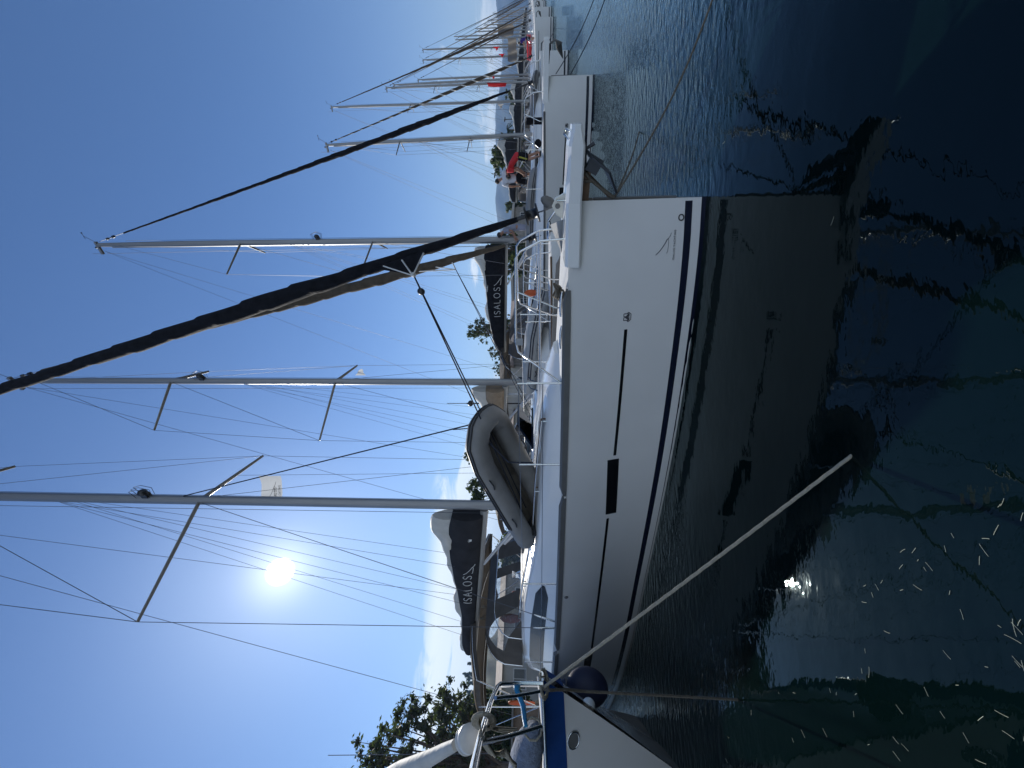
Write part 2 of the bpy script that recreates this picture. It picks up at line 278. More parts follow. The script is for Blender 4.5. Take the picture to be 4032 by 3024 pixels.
class Yacht:
    def __init__(s, name, label, bow, L=12, B=3.9, fb0=1.45, fb1=1.3, head=36, nst=46, mats='gelcoat', cat='sailing yacht', group='yachts moored side by side', rake=0.0, stripe=True, window=True, tabs=None):
        s.DBF, s.WBF = tabs or (DBF, WBF)
        s.L = L; s.B = B; s.h2 = B / 2; s.fb0 = fb0; s.fb1 = fb1; s.rake = rake; s.bow = Vector((bow[0], bow[1], 0)); s.rz = R(-head)
        s.root = thing(name, label, cat, s.bow, s.rz, group); s.M = Matrix.Translation(s.bow) @ Matrix.Rotation(s.rz, 4, 'Z'); s.Mi = s.M.inverted()
        zs = [-.5, -.25, -.02, .05, .15, .235]; mb = MB()
        for sd in (-1, 1):
            P = []
            for i in range(nst + 1):
                st = L * (i / nst) ** 1.25; sh = s.sheer(st); row = []
                for z in zs + [.235 + (sh - .235) * q for q in (.12, .3, .5, .7, .88, .97, 1.0)]: row.append(s.hp(st, z, sd))
                P.append(row if sd < 0 else row[::-1])
            mb.grid(P)
        tr = [s.hp(L, z, -1) for z in [-.5, 0, .4, .9, s.sheer(L)]]; tp = [s.hp(L, z, 1) for z in [-.5, 0, .4, .9, s.sheer(L)]]
        for i in range(4): mb.add([tr[i], tr[i + 1], tp[i + 1], tp[i]], [(0, 1, 2, 3)])
        s.hull = mb.build('hull', mats, s.root)
        # antifouling and stripe
        if stripe:
            s.patch(0.0, L, -.3, .05, 'navy', 'waterline_band', both=True); s.patch(.03, L, .155, .24, 'navy', 'boot_stripe', both=True)
        # deck
        dk = MB(); P = []
        for i in range(nst + 1):
            st = L * (i / nst) ** 1.25; w = s.db(st) - .015; z = s.sheer(st)
            P.append([(-st + s.rk(z), w * q, z - .012 + .06 * (1 - q * q)) for q in (-1, -.8, -.4, 0, .4, .8, 1)])
        dk.grid(P); dk.build('deck', 'deck', s.root)
    def rk(s, z): return -s.rake * max(0, (s.fb0 - z)) ** 1.04
    def sheer(s, st): t = st / s.L; return s.fb0 + (s.fb1 - s.fb0) * (t * (2 - t)) - .0 
    def db(s, st): return s.h2 * s.DBF(st / s.L)
    def hb(s, st, z):
        W = s.h2 * s.WBF(st / s.L); D = s.db(st); sh = s.sheer(st)
        if z >= 0: return W + (D - W) * (z / sh) ** .9
        return W * max(0, 1 + z * .9)
    def hp(s, st, z, sd=-1, off=0.0):
        fade = max(0, 1 - st / (s.L * .62)) if s.rake else 1
        return Vector((-st + (s.rk(z) * fade if s.rake else 0) + (off if st < .02 else 0), sd * (s.hb(st, z) + off), z))
    def patch(s, s0, s1, z0, z1, m, name, both=False, off=.004, n=40, parent=None):
        f0 = z0 if callable(z0) else (lambda q: z0); f1 = z1 if callable(z1) else (lambda q: z1); mb = MB()
        for sd in ((-1, 1) if both else (-1,)):
            P = []
            for i in range(n + 1):
                st = s0 + (s1 - s0) * (i / n) ** (1.25 if s1 - s0 > 5 else 1); P.append([s.hp(st, f0(st) + (f1(st) - f0(st)) * q, sd, off) for q in (0, .5, 1)])
                if sd > 0: P[-1] = P[-1][::-1]
            mb.grid(P)
        return mb.build(name, m, parent or s.root)
    def find(s, px, py, sd=-1):
        "hull coordinates (station, height) of a point seen at a pixel"
        r = ray(px, py); o = s.Mi @ Vector((0, 0, CH)); dr = s.Mi.to_3x3() @ r; best = None
        for st in np.linspace(0.01, s.L, 700):
            # ray height at this station
            if abs(dr.x) < 1e-6: continue
            k = (-st - o.x) / dr.x
            if k <= 0: continue
            p = o + dr * k; e = abs(p.y - sd * s.hb(st, min(max(p.z, -.1), 2)))
            if best is None or e < best[0]: best = (e, st, p.z)
        return best[1], best[2]
    def lp(s, px, py, y):
        "local point on the plane y = const seen at a pixel"
        r = s.Mi.to_3x3() @ ray(px, py); o = s.Mi @ Vector((0, 0, CH)); k = (y - o.y) / r.y; return o + r * k
    def lx(s, px, py, x):
        r = s.Mi.to_3x3() @ ray(px, py); o = s.Mi @ Vector((0, 0, CH)); k = (x - o.x) / r.x; return o + r * k
    def part(s, mb, name, m, parent=None, **kw): return mb.build(name, m, parent or s.root, **kw)
    # ------ rig
    def rig(s, ms, top, zb, w=.11, d=.075, spr=((.36, 1.5), (.66, 1.1)), sweep=.5, rake=0.0, lean=0.0, genoa='canvas_brown', gr=.1, tack=(-.15, 1.75), masthead=1.0, turns=22, fine=True, m='alloy', gturn=1, light=None, gf=(.03, .95)):
        s.ms = ms; base = Vector((-ms, 0, zb)); tp = Vector((-ms - rake, lean, top)); s.mb_, s.mt = base, tp
        mp_ = lambda q: base + (tp - base) * q; s.mp = mp_
        mb = MB(); n = 14
        rg = [[mp_(q) + Vector((w * (1 - .35 * max(0, q - .8) / .2) * math.cos(a * 2 * math.pi / n), d * (1 - .3 * max(0, q - .8) / .2) * math.sin(a * 2 * math.pi / n), 0)) for a in range(n)] for q in (0, .1, .3, .5, .7, .8, .9, 1)]
        mb.rings(rg)
        if fine:
            mb.box(mp_(1) + Vector((-.12, 0, .05)), (.5, .09, .09)); mb.tube([mp_(.02) + Vector((-w - .012, 0, 0)), mp_(.97) + Vector((-w * .8 - .012, 0, 0))], .018, 5)
        mast = s.part(mb, 'mast', m); s.mast = mast
        if fine:
            v = MB(); v.tube([tp + Vector((.12, 0, .05)), tp + Vector((.35, .05, .45))], .008, 4); v.tube([tp + Vector((.35 - .12, .05, .45)), tp + Vector((.35 + .12, .05, .45))], .01, 4); v.ell(tp + Vector((.47, .05, .45)), (.03, .03, .03), 6, 4)
            v.tube([tp + Vector((-.35, 0, .1)), tp + Vector((-.35, 0, .5))], .006, 4); v.ell(tp + Vector((-.1, 0, .16)), (.04, .04, .06), 6, 4); s.part(v, 'wind_sensor', 'black_plastic', mast)
        tips = []
        for q, ln in spr:
            for sd in (-1, 1):
                r0 = mp_(q) + Vector((-.02, sd * d * .8, 0)); r1 = mp_(q) + Vector((-sweep, sd * ln, ln * .07)); t = MB()
                t.tube([r0, r0.lerp(r1, .5), r1], [.05, .045, .035] if fine else .035, 8, fl=.5, upv=(1, 0, 0)); s.part(t, 'spreader', 'alloy_paint', mast); tips.append((q, sd, r1))
        s.tips = tips
        wr = .006 if fine else .009; dk = s.sheer(ms); cp = ms + sweep * .95
        for sd in (-1, 1):
            ts = [t for t in tips if t[1] == sd]; ch = Vector((-cp, sd * (s.db(cp) - .02), s.sheer(cp) + .02)); pl = [ch] + [t[2] for t in ts] + [mp_(.96)]
            t = MB(); t.tube(pl, wr, 4, smooth=False); s.part(t, 'shroud', 'wire_dark')
            t = MB(); t.tube([ch + Vector((.15, -sd * .03, 0)), mp_(spr[0][0]) + Vector((0, sd * d, -.1))], wr, 4); s.part(t, 'shroud', 'wire_dark')
            if len(ts) > 1: t = MB(); t.tube([ts[0][2], mp_(ts[1][0]) + Vector((0, sd * d, -.1))], wr, 4); s.part(t, 'shroud', 'wire_dark')
            if fine:
                for a in (0, 1):
                    e = [t2 for t2 in tips if t2[1] == sd][0][2] if a == 0 else mp_(spr[0][0]); c0 = ch + (Vector((.15, -sd * .03, 0)) if a else Vector((0, 0, 0))); dr = (e - c0).normalized(); t = MB(); t.tube([c0, c0 + dr * .12, c0 + dr * .3, c0 + dr * .42], [.012, .018, .018, .008], 6); s.part(t, 'turnbuckle', 'steel')
        bs = MB(); bj = mp_(.995) + Vector((-.25, 0, 0))
        for sd in (-1, 1): bs.tube([bj, Vector((-s.L + .15, sd * s.h2 * .75, s.fb1 + .05))], wr, 4)
        s.part(bs, 'backstay', 'wire_dark')
        # lines on the mast
        hl = MB(); hl.tube([mp_(.04) + Vector((w + .02, .02, 0)), mp_(.93) + Vector((w + .03, .02, 0))], .006 if fine else .008, 4)
        if fine: hl.tube([mp_(.03) + Vector((-w - .1, -.03, 0)), mp_(.99) + Vector((-w - .22, -.02, 0))], .006, 4)
        s.part(hl, 'halyard', 'wire_dark', mast)
        if light: 
            q = light; c = mp_(q) + Vector((w + .09, 0, 0)); t = MB(); t.ell(c, (.09, .08, .1), 8, 6); t.box(c + Vector((-.07, 0, -.02)), (.12, .1, .14))
            for a in (-.06, 0, .06): t.tube([c + Vector((-.1, a, .15)), c + Vector((.1, a, .2)), c + Vector((.17, a, 0)), c + Vector((.1, a, -.2)), c + Vector((-.1, a, -.15))], .006, 4)
            s.part(t, 'deck_light', 'black_plastic', mast)
        if genoa:
            p0 = Vector((tack[0], 0, tack[1])); p1 = mp_(masthead) + Vector((w, 0, -.1)); s.fs = (p0, p1)
            st = MB(); st.tube([p0, p1], .008, 4); s.part(st, 'forestay', 'wire_dark')
            g = genoa_mesh(p0, p1, gr, turns, gf[0], gf[1], 170 if fine else 60, edge=gturn, seed=ms); go = s.part(g, 'furled_genoa', [genoa, 'sail_edge']); s.genoa = go
            dm = MB(); ax = (p1 - p0).normalized(); e = p0 + ax * .12
            rr = .11 if fine else .1
            dm.tube([e, e + ax * .02, e + ax * .021, e + ax * .14, e + ax * .141, e + ax * .16], [rr, rr, rr * .55, rr * .55, rr, rr], 12)
            s.part(dm, 'furling_drum', 'black_plastic', go); dm = MB(); dm.tube([e + ax * .165, e + ax * .42], .026, 8); s.part(dm, 'drum_tube', 'black_plastic', go)
            e2 = p0 + (p1 - p0) * .955; dm = MB(); dm.tube([e2, e2 + ax * .1, e2 + ax * .12, e2 + ax * .3, e2 + ax * .32, e2 + ax * .4], [.05, .05, .018, .018, .045, .045], 8); s.part(dm, 'halyard_swivel', 'black_plastic', go)
    def boom(s, length, z, rise, swing=0.0, cover='canvas_grey', text=None, sail=True, hs=None, crown=False):
        root = Vector((-s.ms - .14, 0, z)); dr = Vector((-math.cos(swing), -math.sin(swing), rise)).normalized(); side = Vector((-math.sin(swing), math.cos(swing), 0)) 
        fp = lambda t, y, zz: root + dr * t + side * y + Vector((0, 0, zz))   # +y = port
        b = MB(); rg = []
        for t in (0, .05, length * .5, length - .03, length): rg.append([fp(t, .055 * math.cos(a), .085 * math.sin(a)) for a in [2 * math.pi * k / 12 for k in range(12)]])
        b.rings(rg); bo = s.part(b, 'boom', 'alloy_paint')
        vg = MB(); vg.tube([fp(1.7, 0, -.09), Vector((-s.ms - .12, 0, z - .95))], .035, 8); vg.tube([fp(1.0, 0, -.5), fp(.4, 0, -.85)], .045, 8); s.part(vg, 'vang', 'alloy_light', bo)
        if length > 4.5:
            ms_ = MB()
            for k, t in enumerate((length * .62, length * .62 + .12, length * .62 + .5)): ms_.tube([fp(t, 0, -.1), Vector((-s.ms - length * .68 - .1 * k, -.2 + .2 * k, s.sheer(8) + .75))], .008, 4)
            for t in (length * .62, length * .62 + .5): ms_.ell(fp(t, 0, -.17), (.05, .025, .06), 8, 6)
            s.part(ms_, 'mainsheet', 'rope_old', bo)
        hs = hs or [(0.02, .62, .3), (.12, .72, .28), (.3, .62, .24), (.5, .5, .2), (.72, .42, .15), (.88, .34, .12), (.99, .2, .08)]
        hf = hermite([a for a, _, _ in hs], [q for _, q, _ in hs]); wf = hermite([a for a, _, _ in hs], [q for _, _, q in hs])
        def csurf(u, v):   # starboard face of the cover; u along, v up 0..1
            h = hf(u); wd = wf(u); y = -(.07 + wd * .55 * math.sin(math.pi * min(1, .1 + v * .75))) - .012 * math.sin(u * 37 + v * 5) * v
            return fp(u * length, y, .02 + v * h)
        c = MB(); n = 56; rg = []
        for i in range(n + 1):
            u = .02 + .97 * i / n; h = hf(u); ring = []
            for v in (0, .15, .35, .55, .75, .9, 1): ring.append(csurf(u, v))
            for v in (1, .9, .75, .55, .35, .15, 0):
                p = csurf(u, v); q = fp(u * length, 0, 0); off = (p - q).dot(side); ring.append(p - side * (2 * off) + side * .0)
            rg.append(ring)
        c.rings(rg, smooth=True); co = s.part(c, 'sail_cover', cover, bo); s.cov = co
        if sail:
            sm = MB(); rg = []; n = 40
            for i in range(n + 1):
                u = .03 + .95 * i / n; h = hf(u); k = max(0.02, (.16 + .2 * math.sin(u * 9 + .8) * math.sin(u * 4 + 1) + .06 * math.sin(u * 23)) * (1.15 - .7 * u)); wd = wf(u) * .45 + .02
                rg.append([fp(u * length, wd * math.cos(a) * (1 + .15 * math.sin(u * 30 + a * 3)), .02 + h * .93 + max(0, math.sin(a)) * k + .05 * math.sin(a) - .02 * math.sin(u * 60 + a * 2)) for a in [2 * math.pi * q / 12 for q in range(12)]])
            sm.rings(rg); s.part(sm, 'folded_mainsail', 'sailcloth', bo)
        lz = MB()
        for u in (.3, .55, .8):
            for sd in (-1, 1): lz.tube([fp(u * length, sd * .16, hf(u) * .9), s.mp(.55) + Vector((-.05, sd * .05, 0))], .004, 4)
        s.part(lz, 'lazy_jack', 'wire_dark', bo)
        if text:
            hgt, u0 = text; tx, tw = text_strokes('ISALOS'); t = MB(); L_ = length
            def fn(a, b):
                u = u0 - a * hgt / L_; u = min(max(u, .01), .99); v = .25 + b * hgt / hf(u); p = csurf(u, min(v, 1)); return p - side * .008
            ink(t, tx, fn, hgt * .045); fn2 = lambda a, b: fn(a + tw + .35, b); ink(t, SWOOSH, fn2, hgt * .04); s.part(t, 'cover_lettering', 'paint_white', co)
            if crown:
                k = MB(); c0 = .13; pts = [(0, 0), (.3, 0), (.42, .42), (.26, .22), (.15, .5), (.04, .22), (-.12, .42)]; V = [fn((u0 - c0) * L_ / hgt + (a - .15) * .9, b * .9 + .1) for a, b in pts]
                k.add(V, [(0, 1, 3), (1, 2, 3), (0, 3, 4), (0, 4, 5), (0, 5, 6)]); s.part(k, 'crown_mark', 'paint_white', co)
        # open belly of the furled lines
        return fp, hf
    def cabin(s, st, side='gelcoat', win=None, name='coachroof'):
        "st: (station, half width, side height z, crown) rows"
        a = [q[0] for q in st]; wf = hermite(a, [q[1] for q in st]); zf = hermite(a, [q[2] for q in st]); s.cw, s.cz = wf, zf; mb = MB(); P = []; n = 34
        for i in range(n + 1):
            q = a[0] + (a[-1] - a[0]) * i / n; w = wf(q); z = zf(q); zd = s.sheer(q) - .01; row = []
            for sd in (-1,): row += [(-q, -w - .1 * (z - zd) / .4, zd), (-q, -w, zd + (z - zd) * .55), (-q, -w + .05, z - .035), (-q, -w + .11, z)]
            row += [(-q, -w * .5, z + .045), (-q, 0, z + .06), (-q, w * .5, z + .045)]
            row += [(-q, w - .11, z), (-q, w - .05, z - .035), (-q, w, zd + (z - zd) * .55), (-q, w + .1 * (z - zd) / .4, zd)]
            P.append(row)
        mb.grid(P); mb.add(P[-1], [tuple(range(11))]); mb.add(P[0], [tuple(range(11))[::-1]]); cb = s.part(mb, name, side); s.cab = cb
        if win:
            for (a0, a1, lo, hi) in win:
                m_ = MB(); P = []
                for i in range(13):
                    q = a0 + (a1 - a0) * i / 12; zd = s.sheer(q); z = zf(q); row = []
                    k0, k1 = lo, hi
                    if i == 0: k0, k1 = lo + (hi - lo) * .35, lo + (hi - lo) * .55
                    for k in (k0, k1):
                        zz = zd + (z - zd) * k; y = -wf(q) - (.1 * (z - zd) / .4) * max(0, 1 - k / .55) + max(0, (k - .55)) / .45 * .05; row.append((-q, y - .006, zz))
                    P.append(row)
                m_.grid(P, smooth=False); s.part(m_, 'window', 'window_dark', cb)
    def rails(s, posts, h=.6, fine=True, near=True):
        for sd in (-1, 1):
            for q in posts:
                t = MB(); p = Vector((-q, sd * (s.db(q) - .07), s.sheer(q))); t.tube([p, p + Vector((0, 0, .05)), p + Vector((0, sd * .01, h))], [.02, .0125, .0125] if fine else .014, 6); s.part(t, 'stanchion', 'steel')
            for k in (1.0, .5):
                t = MB(); pl = [Vector((-q, sd * (s.db(q) - .06), s.sheer(q) + h * k - .01)) for q in posts]; t.tube(pl, .005 if fine else .007, 4); s.part(t, 'lifeline', 'wire')
    def pulpit(s, h=.58, q1=1.75, fine=True):
        r = .0135 if fine else .015
        for sd in (-1, 1):
            t = MB(); y0 = .24; zd = s.sheer(.4) + .02; y1 = s.db(q1) - .09
            t.tube([(-.38, sd * y0, zd), (-.4, sd * y0, zd + .3), (-.52, sd * y0, zd + h * .9), (-.6, sd * (y0 + .02), zd + h), (-q1 * .78, sd * (y0 + (y1 - y0) * .62), zd + h), (-q1 * .84, sd * (y0 + (y1 - y0) * .68), zd + h - .03), (-q1, sd * y1, s.sheer(q1) + .08), (-q1 - .01, sd * y1, s.sheer(q1))], r, 8)
            t.tube([(-.4, sd * y0, zd + .3), (-.8, sd * (y0 + .12), zd + .3), (-q1 * .93, sd * (y1 - .02), zd + .29)], r * .8, 6)
            t.tube([(-.95, sd * (y0 + .18), zd + h), (-1.15, sd * (y0 + .24), zd + .1), (-1.15, sd * (y0 + .24), zd)], r * .8, 6)
            s.part(t, 'pulpit', 'steel')
    def sprayhood(s, q0, q1, w, zb, h, col='canvas_taupe', win='clear'):
        "arched hood, opening aft; clear panes at the front and side"
        n = 16; rows = []
        for i, (q, hh, ww) in enumerate(((q0, .02, .8), (q0 + (q1 - q0) * .28, .7, .92), (q0 + (q1 - q0) * .55, .95, 1.0), (q1, 1.0, 1.0))):
            rows.append([Vector((-q, -w * ww * math.cos(math.pi * k / n) if True else 0, zb + h * hh * min(1, 1.25 * math.sin(math.pi * k / n)) ** .55)) for k in range(n + 1)])
        cv = MB(); pn = MB()
        for i in range(3):
            for k in range(n):
                quad = [rows[i][k], rows[i][k + 1], rows[i + 1][k + 1], rows[i + 1][k]]
                (pn if (i < 2 and k not in (0, 4, 5, 8, 10, 11, n - 1)) and not (i == 1 and 4 < k < 12) else cv).add(quad, [(0, 1, 2, 3)])
        co = s.part(cv, 'sprayhood', col); s.part(pn, 'clear_pane', win, co)
        t = MB()
        for i in (1, 3): t.tube(rows[i], .014, 6)
        s.part(t, 'hood_frame', 'steel', co)
    def bimini(s, q0, q1, w, z, col='canvas_taupe', edge='canvas_tan'):
        P = []; U = []; n = 12
        for i in range(9):
            q = q0 + (q1 - q0) * i / 8; zz = z + .1 * math.sin(math.pi * i / 8); P.append([Vector((-q, w * math.cos(math.pi * (1 - k / n)), zz - .26 * abs(math.cos(math.pi * k / n)) ** 2.5)) for k in range(n + 1)])
        cv = MB(); cv.grid(P); cv.grid([[p - Vector((0, 0, .03)) for p in r] for r in P])
        for row in (P[0], P[-1]): cv.add(row + [p - Vector((0, 0, .14)) for p in row], [(k, k + 1, k + 2 + n, k + 1 + n) for k in range(n)])
        for k in (0, n): cv.add([r[k] for r in P] + [r[k] - Vector((0, 0, .13)) for r in P], [(i, i + 1, i + 10, i + 9) for i in range(8)])
        co = s.part(cv, 'bimini', col); t = MB()
        for i in (0, 4, 8): t.tube([Vector((-(q0 + q1) / 2, -w * .98, s.sheer(q1) + .3))] + [p - Vector((0, 0, .05)) for p in P[i]] + [Vector((-(q0 + q1) / 2, w * .98, s.sheer(q1) + .3))], .014, 6)
        s.part(t, 'bimini_frame', 'steel', co); e = MB(); e.tube([p + Vector((0, -.012, .01)) for p in [r[0] for r in P]], .014, 5); s.part(e, 'piping', edge, co)
    def anchor(s, x=.25, z=None, big=1.0, m='rail_grey'):
        z = z or s.fb0 - .12; t = MB(); b = big
        t.tube([(x - .5 * b, 0, z + .02), (x, 0, z), (x + .12 * b, 0, z - .16 * b), (x + .02 * b, 0, z - .42 * b)], [.025, .03, .035, .03], 6, fl=.5)
        tip = Vector((x - .38 * b, 0, z - .46 * b)); cr = Vector((x + .06 * b, 0, z - .38 * b))
        for sd in (-1, 1): t.add([cr, tip, Vector((x - .1 * b, sd * .2 * b, z - .24 * b)), Vector((x + .08 * b, sd * .1 * b, z - .2 * b)), cr + Vector((0, 0, -.02)), tip + Vector((0, 0, -.02))], [(0, 1, 2), (0, 2, 3), (4, 5, 2), (4, 2, 3)])
        s.part(t, 'anchor', m)

# ------------------------------------------------------------------ water, land, hills
def simple(name, vs, fs, m, kind='structure', smooth=False):
    mb = MB(); mb.add(vs, fs, 0, smooth); return mb.build(name, m, None, kind=kind)
wm = bpy.data.materials.new('water'); wm.use_nodes = True; t = wm.node_tree; b = t.nodes['Principled BSDF']; MATS['water'] = wm
b.inputs['Base Color'].default_value = (.0012, .0055, .0052, 1); b.inputs['Roughness'].default_value = .5; b.inputs['Specular IOR Level'].default_value = 0
gls = t.nodes.new('ShaderNodeBsdfGlossy'); gls.inputs['Color'].default_value = (.80, .96, 1, 1); gls.inputs['Roughness'].default_value = .012
lw = t.nodes.new('ShaderNodeLayerWeight'); lw.inputs['Blend'].default_value = .5; pw = t.nodes.new('ShaderNodeMath'); pw.operation = 'POWER'; pw.inputs[1].default_value = 7.3; t.links.new(lw.outputs['Facing'], pw.inputs[0])
ma = t.nodes.new('ShaderNodeMath'); ma.operation = 'MULTIPLY_ADD'; ma.use_clamp = True; ma.inputs[1].default_value = 2.6; ma.inputs[2].default_value = .026; t.links.new(pw.outputs[0], ma.inputs[0])
wmx = t.nodes.new('ShaderNodeMixShader'); t.links.new(ma.outputs[0], wmx.inputs[0]); t.links.new(b.outputs[0], wmx.inputs[1]); t.links.new(gls.outputs[0], wmx.inputs[2]); t.links.new(wmx.outputs[0], t.nodes['Material Output'].inputs[0])
c = t.nodes.new('ShaderNodeTexCoord')
def wnoise(scale, rot, strength, dist, prev=None, det=3, st=(1, 1, 1), mask=None):
    m1 = t.nodes.new('ShaderNodeMapping'); m1.inputs['Rotation'].default_value = (0, 0, rot); m1.inputs['Scale'].default_value = st; t.links.new(c.outputs['Object'], m1.inputs[0])
    n = t.nodes.new('ShaderNodeTexNoise'); n.inputs['Scale'].default_value = scale; n.inputs['Detail'].default_value = det; n.inputs['Roughness'].default_value = .45; t.links.new(m1.outputs[0], n.inputs['Vector'])
    bu = t.nodes.new('ShaderNodeBump'); bu.inputs['Strength'].default_value = strength; bu.inputs['Distance'].default_value = dist; t.links.new(n.outputs[0], bu.inputs['Height'])
    if mask is not None: t.links.new(mask, bu.inputs['Strength'])
    if prev: t.links.new(prev.outputs[0], bu.inputs['Normal'])
    return bu
# breeze ruffles the water further out; close to the hulls it is nearly still
ln = t.nodes.new('ShaderNodeVectorMath'); ln.operation = 'LENGTH'; t.links.new(c.outputs['Object'], ln.inputs[0])
pn = t.nodes.new('ShaderNodeTexNoise'); pn.inputs['Scale'].default_value = .22; t.links.new(c.outputs['Object'], pn.inputs['Vector'])
ad = t.nodes.new('ShaderNodeMath'); ad.operation = 'MULTIPLY_ADD'; ad.inputs[1].default_value = 7; t.links.new(pn.outputs[0], ad.inputs[0]); t.links.new(ln.outputs['Value'], ad.inputs[2])
mr = t.nodes.new('ShaderNodeMapRange'); t.links.new(ad.outputs[0], mr.inputs[0]); mr.inputs[1].default_value = 8.0; mr.inputs[2].default_value = 12; mr.inputs[3].default_value = .03; mr.inputs[4].default_value = .85
b1 = wnoise(.9, .3, .17, .05, st=(1, 1.6, 1)); b2 = wnoise(3.2, 1.0, .09, .03, b1); b3 = wnoise(5.0, -.6, .5, .045, b2, st=(1, 2.4, 1), mask=mr.outputs[0])
for nn in (b, gls, lw): t.links.new(b3.outputs[0], nn.inputs['Normal'])
simple('water', [(-5000, -300, 0), (5000, -300, 0), (5000, 6000, 0), (-5000, 6000, 0)], [(0, 1, 2, 3)], 'water')
# quay land behind the sterns: edge runs along y = x + 24.5
q0 = (-120, -95.5); q1 = (420, 444.5)
def prism(poly, z0, z1):
    n = len(poly); vs = [(x, y, z0) for x, y in poly] + [(x, y, z1) for x, y in poly]
    return vs, [tuple(range(n))[::-1], tuple(range(n, 2 * n))] + [(i, (i + 1) % n, n + (i + 1) % n, n + i) for i in range(n)]
simple('quay', *prism([q0, q1, (420 - 3, 444.5 + 3), (-123, -92.5)], -.8, .95), 'stone')
simple('ground', *prism([(-123, -92.5), (417, 447.5), (900, 1200), (600, 1700), (-2500, 1700), (-2500, -92.5)], -.8, .9), 'ground')
def ridge(name, pts, depth, m, seed, n=160, k=10, rough=.05, base=0.0):
    "a hill whose skyline runs through pts: (px, py) pixels at distance Y; it has a front and a back slope"
    mb = MB(); r_ = np.random.RandomState(seed); ph = r_.uniform(0, 6.28, 8); P = []
    xs = [p[1] for p in pts]; 
    for i in range(n + 1):
        q = i / n; py = xs[0] + (xs[-1] - xs[0]) * q
        px = np.interp(py, xs if xs[0] < xs[-1] else xs[::-1], [p[0] for p in (pts if xs[0] < xs[-1] else pts[::-1])]); Y = np.interp(py, xs if xs[0] < xs[-1] else xs[::-1], [p[2] for p in (pts if xs[0] < xs[-1] else pts[::-1])])
        top = at(px, py, Y); h = top.z * (1 + rough * sum(math.sin(q * f + ph[j]) / f * 12 for j, f in enumerate((19, 33, 57, 91, 140, 230)))); row = []
        dirv = Vector((top.x, top.y, 0)).normalized()
        for j in range(-k, k + 1):
            a = j / k; off = dirv * depth * a; hh = h * (1 - abs(a) ** 1.3) * (1 + .06 * math.sin(q * 70 + a * 9) * (1 - abs(a)) * abs(a) * 4); row.append((top.x + off.x, top.y + off.y, base + max(-1, hh - base * 0)))
        P.append(row)
    mb.grid(P); return mb.build(name, m, None, kind='structure')
ridge('hills', [(1955, -450, 2600), (1950, -200, 2600), (1956, 0, 2600), (1962, 80, 2600), (1972, 170, 2550), (1975, 260, 2500), (1968, 340, 2500), (1957, 420, 2500), (1950, 520, 2500), (1955, 600, 2500), (1952, 700, 2500), (1945, 800, 2500), (1958, 880, 2500), (1985, 950, 2500), (2030, 1060, 2500), (2070, 1200, 2500)], 700, 'hill', 3)
ridge('hills', [(2040, 2380, 420), (1985, 2440, 420), (1950, 2500, 400), (1900, 2540, 400), (1880, 2600, 380), (1862, 2700, 360), (1870, 2800, 340), (1880, 3100, 320), (1900, 3500, 300)], 110, 'hill_near', 9)

